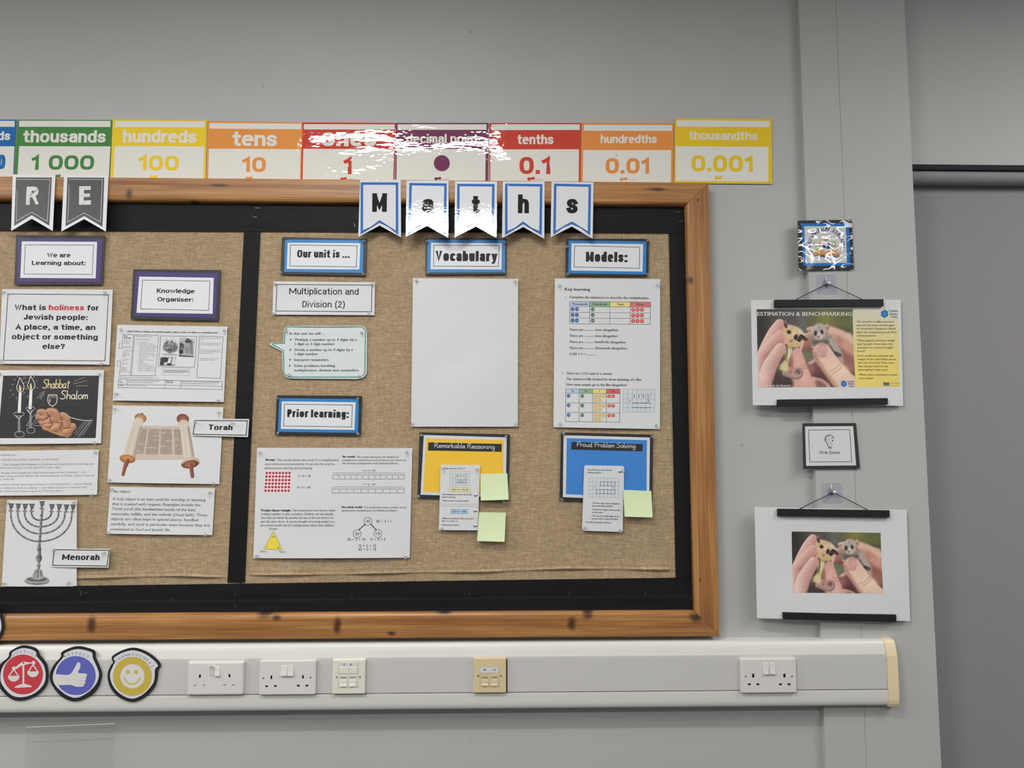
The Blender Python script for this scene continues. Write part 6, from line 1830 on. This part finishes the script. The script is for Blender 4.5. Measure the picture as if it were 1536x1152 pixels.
    cv.stroke([(430, 560), (425, 650), (400, 720)], 9, (86, 66, 46), None, 8, .8); cv.stroke([(340, 880), (380, 930)], 30, (84, 72, 62), None, 14, .8)
    m = cv.poly([(380, 330), (430, 275), (520, 285), (600, 330), (650, 400), (640, 470), (600, 545), (520, 560), (440, 540), (400, 460)], (216, 182, 138), 6)
    cv.poly([(440, 500), (520, 520), (600, 500), (590, 545), (520, 562), (440, 540)], (204, 172, 100), 8, a=.85); cv.poly([(600, 330), (665, 400), (650, 420), (580, 360)], (232, 208, 180), 10, a=.8)
    for _ in range(40):
        a = rng.uniform(0, 1); x, y = 560 + 110 * a, 300 + 110 * a
        cv.stroke([(x - 10, y + 8), (x + 14, y - 10)], 2.0, (220, 204, 182), None, 8, .22)
    cv.ell(418, 270, 26, 52, (116, 84, 78), 6, -14, c2=(150, 112, 100)); cv.ell(415, 290, 13, 34, (84, 56, 54), 6, -14)
    cv.ell(455, 365, 36, 30, (128, 96, 72), 16, 20, .45); cv.ell(460, 370, 25, 23, (46, 38, 36), 10, 20); cv.ell(454, 362, 6, 5, (140, 130, 125), 5, 0, .6); cv.ell(545, 432, 26, 36, (48, 38, 36), 14, 20); cv.stroke([(520, 430), (560, 470)], 10, (60, 46, 42), None, 12, .7)
    cv.stroke([(590, 470), (620, 430), (680, 465)], [26, 30, 18], (52, 40, 38), None, 8); cv.stroke([(640, 455), (685, 465)], 18, (110, 74, 64), None, 6, .6); cv.ell(600, 440, 14, 22, (70, 54, 48), 8)
    cv.ell(488, 472, 28, 20, (206, 138, 128), 8, 10); cv.ell(482, 490, 16, 8, (150, 90, 84), 5); cv.ell(520, 390, 26, 60, (232, 198, 152), 16, 20, .5)
    cv.ell(402, 500, 24, 26, (228, 168, 150), 5, 0); cv.stroke([(385, 500), (420, 520)], 4, (176, 108, 96), None, 4, .7)
    cv.grain(7, m)
    for x, y in ((470, 830), (500, 825), (450, 860), (480, 860)): cv.ell(x, y, 20, 14, (196, 122, 108), 5, 30)
    cv.ell(560, 880, 62, 62, (172, 134, 124), 5); cv.ell(562, 882, 34, 34, (118, 86, 80), 6)
    cv.stroke([(390, 895), (460, 925), (530, 950), (590, 930), (612, 880), (590, 838), (545, 835), (518, 870), (530, 905), (560, 900)], [34, 32, 26, 22, 18, 16, 14, 12, 10, 8], (196, 160, 150), (136, 102, 96), 4, light=(-.4, -.9))
    # right possum
    m1 = cv.poly([(735, 400), (800, 430), (960, 400), (1030, 450), (1110, 570), (1150, 680), (1150, 770), (1090, 720), (1000, 590), (950, 530), (870, 500), (800, 530), (750, 570), (728, 480)], (150, 134, 124), 6)
    cv.poly([(1000, 430), (1090, 540), (1140, 660), (1120, 690), (1040, 600), (980, 500)], (184, 168, 156), 12, a=.8); cv.poly([(760, 470), (850, 480), (960, 470), (960, 530), (880, 500), (780, 540)], (92, 82, 72), 10, a=.85)
    cv.stroke([(985, 540), (1050, 640), (1110, 690)], 12, (92, 66, 60), None, 12, .6); cv.stroke([(1060, 640), (1110, 660)], 22, (58, 50, 50), None, 12, .8); cv.stroke([(1105, 700), (1130, 770)], 16, (208, 156, 140), None, 6, .8)
    cv.poly([(690, 320), (740, 300), (790, 300), (780, 360), (730, 385), (705, 360)], (216, 186, 166), 5); cv.ell(728, 352, 22, 26, (184, 140, 124), 8)
    cv.poly([(930, 285), (960, 262), (985, 310), (980, 350), (945, 350)], (206, 162, 146), 5); cv.ell(962, 320, 14, 20, (156, 104, 94), 6)
    m2 = cv.poly([(765, 330), (800, 275), (860, 255), (915, 275), (945, 330), (940, 400), (890, 450), (850, 468), (805, 445), (770, 400)], (182, 168, 158), 5)
    cv.ell(845, 420, 52, 44, (206, 190, 180), 12); cv.stroke([(855, 262), (850, 340)], 9, (150, 136, 128), None, 14, .6); cv.stroke([(810, 290), (800, 340)], 10, (198, 186, 176), None, 12, .6)
    cv.ell(802, 384, 22, 36, (84, 74, 72), 14, 6); cv.ell(886, 366, 20, 32, (84, 74, 72), 14, -6); cv.ell(802, 386, 15, 27, (50, 45, 46), 9, 6); cv.ell(886, 368, 14, 24, (50, 45, 46), 9, -6); cv.ell(796, 372, 5, 8, (120, 118, 122), 6, 0, .6); cv.ell(881, 356, 5, 8, (120, 118, 122), 6, 0, .6)
    cv.ell(836, 430, 24, 18, (182, 132, 124), 10); cv.ell(832, 436, 10, 6, (120, 80, 76), 6, 0, .7); cv.ell(878, 418, 12, 13, (196, 154, 144), 10, 0, .7); cv.stroke([(838, 445), (850, 458), (868, 452)], 3, (140, 104, 98), None, 6, .45)
    cv.grain(9, np.clip(m1 + m2, 0, 1))
    for x, y in ((770, 560), (785, 585), (775, 608), (800, 575)): cv.stroke([(x - 14, y), (x + 22, y + 4)], 8, (230, 182, 166), (196, 136, 122), 4)
    for x, y in ((912, 570), (935, 590), (960, 575), (945, 560)): cv.stroke([(x - 4, y - 16), (x - 10, y + 24)], 8, (230, 184, 168), (196, 140, 126), 4)
    cv.grain(2.5)
    return cv
POSSUM = possum_canvas()

ZU = (1100, 310, .27778)
ZN = (1130, 455, .11722)
ZO = (1270, 450, .12146)
def rezoom(s, z):
    k = s.k / z[2]
    s.c = np.array([((x * s.k + s.ox - z[0]) / z[2], (y * s.k + s.oy - z[1]) / z[2]) for x, y in s.c])
    s.w *= k; s.h *= k
    s.ox, s.oy, s.k = z
def hexlogo(mb, s, x, y, r, m, lv=4):
    poly(mb, s, [(x + r * 1.0 * sin(radians(60 * i)), y - r * 1.05 * cos(radians(60 * i))) for i in range(6)], m, lv)
    for a, b in (((-.5, .35), (-.1, -.45)), ((-.1, -.45), (.2, .2)), ((.2, .2), (.5, -.4)), ((-.4, -.1), (.0, .4)), ((.0, .4), (.45, .0))):
        line(mb, s, [(x + a[0] * r, y + a[1] * r), (x + b[0] * r, y + b[1] * r)], r * .07, M((110, 160, 205), 'paper'), lv + 1)
HB = M((26, 112, 176), 'paper'); TB = M((52, 96, 140), 'paper')
def draw1(mb, s):
    rezoom(s, ZO)
    # yellow text panel, pale at its head
    for i in range(16):
        t0, t1 = i / 16, (i + 1) / 16
        w = min(1, max(0, (t0 - .02) * 1.5))
        c = tuple(int(a + (b - a) * w ** .8) for a, b in zip((208, 204, 184), (226, 204, 112)))
        def e(t): return (75 + 25 * t, 112 + 965 * t), (632 + 24 * t, 112 + 965 * t)
        quad(mb, s, [e(t0)[0], e(t0)[1], e(t1)[1], e(t1)[0]], M(c, 'paper'), 1)
    T = lambda t, a, b, y, cap=23, m=M((92, 84, 48), 'paper'), bd=.9: text(mb, s, t, a, b, y, cap, m, 3, bold=bd, boldx=bd)
    for t, a, b, y in (("The world's smallest possum", 122, 584, 278), ('species has been found again', 122, 592, 322), ("on Australia's Kangaroo Island", 122, 602, 364), ('after the devastating bush fires', 122, 618, 408), ('of last summer.', 124, 374, 450),
                       ('These pygmy possums weigh', 130, 592, 510), ('just 7g each. How does this', 130, 568, 554), ('compare to a pet you might', 132, 576, 598), ('have?', 132, 228, 640), ('How could you estimate the', 134, 580, 700), ('length of the tail? What about', 134, 610, 743), ('the size of a foot? How does', 136, 584, 786), ('the human hand in the', 138, 508, 830), ('photograph help you?', 140, 500, 872), ('What other estimations could', 142, 618, 934), ('you make?', 144, 322, 977)):
        T(t, a, b, y)
    hexlogo(mb, s, 467, 170, 50, HB)
    for t, a, b, y in (('Cambs', 522, 632, 146), ('Maths', 530, 628, 186), ('Team', 540, 625, 220)): T(t, a, b, y, 26, TB, 1.2)
    for yy, m in ((1028, M((70, 64, 60), 'paper')), (1050, TB)):
        line(mb, s, [(448, yy + 8)] + [(460 + 13 * i, yy + (-8 if i % 2 == 0 else 8)) for i in range(6)], 11, m, 4)
    T('Cambridgeshire', 538, 655, 1032, 16, M((170, 150, 100), 'paper'), .4); T('County Council', 540, 650, 1062, 16, M((170, 150, 100), 'paper'), .4)
    rezoom(s, ZU)
def pic1(mb, s):
    rezoom(s, ZN)
    POSSUM.put(mb, s, [(42, 76), (1268, 74), (1298, 1074), (60, 1074)], PAINT, 3)
    LW = M((206, 204, 200), 'paper')
    text(mb, s, 'ESTIMATION & BENCHMARKING', 50, 1262, 160, 48, LW, 4, bold=1, boldx=1.6)
    # slab serifs of the title
    text(mb, s, 'Ganz Beni via Reuters', 98, 474, 1064, 24, LW, 4, bold=1)
    poly(mb, s, [(1092, 985), (1290, 985), (1292, 1074), (1092, 1074)], M((218, 205, 196), 'paper'), 3)
    hexlogo(mb, s, 1147, 1030, 42, HB, 5)
    for t, a, b, y in (('Cambs', 1190, 1285, 1012), ('Maths', 1200, 1282, 1042), ('Team', 1205, 1278, 1070)): text(mb, s, t, a, b, y, 22, TB, 5, bold=1, boldx=1.4)
    rezoom(s, ZU)
poster(ZU, [(95, 505), (903, 503), (917, 1075), (105, 1072)], -.0300, 'upper poster titled Estimation and Benchmarking with two possums and a yellow text panel',
       [[(224, 502), (812, 499), (813, 537), (224, 542)], [(240, 1041), (835, 1033), (836, 1068), (238, 1080)]], [(325, 503), (706, 500)], h1, draw1, [('picture', pic1)], .006)
ZV = (1100, 620, .29528)
def pic2(mb, s):
    POSSUM.put(mb, s, [(296, 600), (748, 607), (758, 914), (302, 910)], PAINT, 3, crop=(.088, .924))
poster(ZV, [(108, 475), (880, 490), (898, 1055), (120, 1040)], -.0300, 'lower white poster with only the two possums picture and wide blank margins',
       [[(227, 485), (795, 493), (795, 530), (227, 522)], [(254, 1012), (829, 1024), (829, 1061), (255, 1047)]], [(330, 483), (690, 489)], h2, lambda mb, s: None, [('picture', pic2)], .006)

ZI = (1200, 630, .12148)
s = Surf(ZI, [(30, 40), (692, 38), (742, 600), (42, 605)], -.0255)
ic = tag(empty('idea_card', s.center()), 'small black mounted card reading Our Ideas with a light bulb drawing', 'idea card')
mb = MB(); slab(mb, s, M((46, 46, 48), 'satin'), th=.0012, n=1); mb.build('black_mount', ic)
mb = MB(); slab(mb, s, M((207, 207, 208), 'satin'), [(62, 80), (655, 76), (692, 560), (76, 566)], th=.0003, n=1, lv=4)
frame(mb, s, [(105, 124), (612, 120), (638, 516), (120, 518)], 7, INK, 5)
BR = M((120, 48, 52), 'paper')
line(mb, s, smooth([(348, 330), (335, 295), (308, 245), (322, 200), (365, 186), (405, 205), (415, 235)], 5), 8, INK, 5); line(mb, s, smooth([(346, 322), (330, 280), (314, 245), (328, 206), (362, 193)], 5), 4, BR, 6)
line(mb, s, smooth([(390, 320), (394, 300), (388, 288)], 4), 5, GREY, 5)
for x, y, r in ((338, 244, 7), (400, 256, 10), (358, 216, 5), (350, 274, 5), (378, 276, 5), (368, 300, 6), (392, 226, 7)): disc(mb, s, x, y, r, MID, 6, n=10)
line(mb, s, [(366, 258), (370, 236)], 4, BR, 6)
for y in (332, 341, 350): line(mb, s, [(347, y), (391, y)], 6, GREY, 6)
for t, a, b, cap in (('O', 240, 278, 38), ('UR', 282, 346, 28), ('I', 366, 373, 38), ('DEAS', 382, 496, 28)): text(mb, s, t, a, b, 418, cap, MID, 6, bold=1, boldx=1.4)
for x in (358, 358): line(mb, s, [(362, 381), (378, 381)], 4, MID, 6); line(mb, s, [(362, 417), (378, 417)], 4, MID, 6)
mb.build('card_face', ic)

# ================================================================== value badges on the trunking
ZG = (0, 880, .16492)
def badge(outer, inner, label, colr, cx, cy, rx, ry, word, wr, a0, a1, emblem, y=-.0532, wcap=24):
    o_ = smooth(outer, 5, True); i_ = smooth(inner, 5, True)
    c = np.array(outer, float)
    s = Surf(ZG, [(c[:, 0].min(), c[:, 1].min()), (c[:, 0].max(), c[:, 1].min()), (c[:, 0].max(), c[:, 1].max()), (c[:, 0].min(), c[:, 1].max())], y)
    root = tag(empty('value_badge', s.center()), label, 'badge', 'school value badges')
    mb = MB(); slab_poly(mb, s, o_, M((34, 34, 36), 'satin'), .0022); mb.build('black_mount', root)
    mb = MB(); slab_poly(mb, s, i_, M((205, 206, 212), 'satin'), .0003, 4)
    if word: ring_text(mb, s, word, cx, cy, wr, a0, a1, wcap, M((122, 122, 126), 'paper'), 5, bold=.6, wide=1.1)
    if rx: disc(mb, s, cx, cy, rx, M(colr, 'satin'), 5, ry=ry, n=40)
    mb.build('card_face', root)
    if emblem:
        mb = MB(); emblem(mb, s); mb.build('emblem', root)
    return root
EW = M((208, 206, 202), 'satin')
def scales(mb, s):
    poly(mb, s, [(206, 705), (222, 705), (222, 880), (285, 900), (292, 912), (135, 920), (142, 905), (206, 882)], EW, 7)
    poly(mb, s, smooth([(140, 738), (180, 700), (215, 680), (255, 688), (315, 690), (250, 705), (222, 712), (190, 722), (150, 748)], 4, True), EW, 7.3)
    disc(mb, s, 215, 692, 9, M((190, 62, 70), 'satin'), 8, n=12)
    for x, y, r in ((128, 742, 17), (306, 692, 17)): disc(mb, s, x, y, r, EW, 8, n=14)
    for x, y, k in ((126, 820, 52), (302, 780, 52)):
        line(mb, s, [(x, y - 70), (x - k + 8, y - 6)], 10, EW, 7.2); line(mb, s, [(x, y - 70), (x + k - 8, y - 6)], 10, EW, 7.4)
        poly(mb, s, [(x - k, y - 10), (x + k, y - 10)] + arc(x, y - 6, k, 48, 0, 180, 16), EW, 7.6)
        poly(mb, s, [(x - 26, y - 12), (x + 22, y - 12), (x - 2, y - 38)], M((190, 62, 70), 'satin'), 8)
badge([(75, 640), (90, 590), (195, 536), (300, 550), (345, 580), (360, 620), (420, 700), (438, 800), (420, 900), (330, 990), (200, 1036), (90, 1015), (-10, 910), (-35, 820), (-10, 720)],
      [(100, 640), (115, 595), (200, 560), (290, 572), (328, 600), (335, 635), (395, 710), (415, 800), (398, 885), (320, 965), (210, 1004), (105, 985), (20, 890), (5, 810), (30, 720)],
      'red Justice badge with white scales, stuck on the trunking', (188, 60, 70), 210, 798, 182, 182, 'JUSTICE', 194, 122, 50, scales)
def thumb(mb, s):
    poly(mb, s, smooth([(500, 800), (630, 800), (690, 720), (705, 690), (730, 695), (730, 735), (712, 782), (780, 790), (792, 805), (785, 825), (782, 845), (775, 860), (775, 880), (762, 895), (755, 908), (690, 908), (640, 892), (505, 888)], 4, True), EW, 7)
    for a, b in (((740, 830), (785, 828)), ((738, 856), (778, 858)), ((735, 880), (765, 885))): line(mb, s, [a, b], 3, M((150, 150, 190), 'satin'), 8)
badge([(552, 640), (565, 590), (700, 542), (840, 572), (868, 605), (868, 640), (905, 730), (925, 800), (895, 910), (810, 1000), (680, 1042), (560, 1000), (470, 890), (452, 800), (490, 710)],
      [(578, 640), (590, 605), (700, 568), (822, 592), (842, 620), (845, 650), (885, 740), (900, 805), (870, 890), (790, 968), (690, 1010), (590, 975), (500, 890), (482, 810), (515, 720)],
      'blue Respect badge with a white thumbs up, stuck on the trunking', (92, 96, 172), 690, 808, 182, 178, 'RESPECT', 190, 124, 52, thumb)
def smile(mb, s):
    disc(mb, s, 1205, 814, 110, EW, 7, n=36)
    Yl = M((196, 172, 78), 'satin')
    for x in (1163, 1240): disc(mb, s, x, 775, 19, Yl, 8, n=18)
    line(mb, s, smooth([(1130, 830), (1160, 870), (1205, 886), (1250, 868), (1276, 825)], 6), 13, Yl, 8)
badge([(1015, 650), (1035, 620), (1120, 575), (1220, 556), (1330, 590), (1420, 655), (1462, 715), (1440, 755), (1430, 840), (1400, 920), (1310, 1010), (1200, 1048), (1080, 1005), (1000, 910), (978, 800), (1005, 720), (1028, 690)],
      [(1035, 655), (1060, 630), (1130, 595), (1220, 580), (1320, 612), (1400, 670), (1436, 720), (1410, 750), (1404, 840), (1378, 900), (1300, 980), (1200, 1018), (1095, 975), (1025, 895), (1002, 800), (1030, 720), (1048, 685)],
      'yellow Thankfulness badge with a smiley face, stuck on the trunking', (190, 168, 74), 1205, 815, 178, 178, 'THANKFULNESS', 188, 142, 22, smile, wcap=25)
badge(arc(-165, 352, 205, 205, 0, 340, 22), arc(-165, 352, 178, 178, 0, 340, 22), 'round black edged badge cut off at the left edge on the pine frame', (160, 160, 165), -165, 352, 120, 120, '', 0, 0, 0, None, y=-.0382)

# ================================================================== clear acrylic holder below the trunking
AC = mat_clear('clear_acrylic', (.972, .974, .968), .02, .02, (150, 150, 148))
a0 = at(np.array([40.0, 172.5]), np.array([1091.0, 1085.5]), -.030)
ah = tag(empty('leaflet_holder', ((a0[0, 0] + a0[1, 0]) / 2, 0, a0[0, 2] - .32)), 'empty clear acrylic leaflet holder on the wall below the trunking', 'leaflet holder')
def sheet_box(name, ya, yb_, top0, top1, zb_, x0, x1):
    mb = MB()
    v = [(x0, ya, zb_), (x1, ya, zb_), (x1, ya, top1), (x0, ya, top0), (x0, yb_, zb_), (x1, yb_, zb_), (x1, yb_, top1), (x0, yb_, top0)]
    mb.closed(v, [(0, 1, 2, 3), (4, 5, 6, 7), (0, 1, 5, 4), (1, 2, 6, 5), (2, 3, 7, 6), (3, 0, 4, 7)], AC)
    return mb.build(name, ah)
zb_ = a0[0, 2] - .32
sheet_box('front_panel', -.032, -.030, a0[0, 2], a0[1, 2], zb_, a0[0, 0], a0[1, 0])
sheet_box('bottom_panel', -.0298, -.0012, zb_ + .002, zb_ + .002, zb_, a0[0, 0], a0[1, 0])
mb = MB(); tube(mb, [tuple(a0[0] + (0, -.001, .0004)), tuple(a0[1] + (0, -.001, .0004))], .0006, M((196, 198, 196), 'plastic'), 6)  # opaque rod added along the panel's top edge to cast a shadow line
mb.build('edge_shadow_rod', ah)

bpy.data.objects.remove(_fo)
bpy.data.curves.remove(_fc)
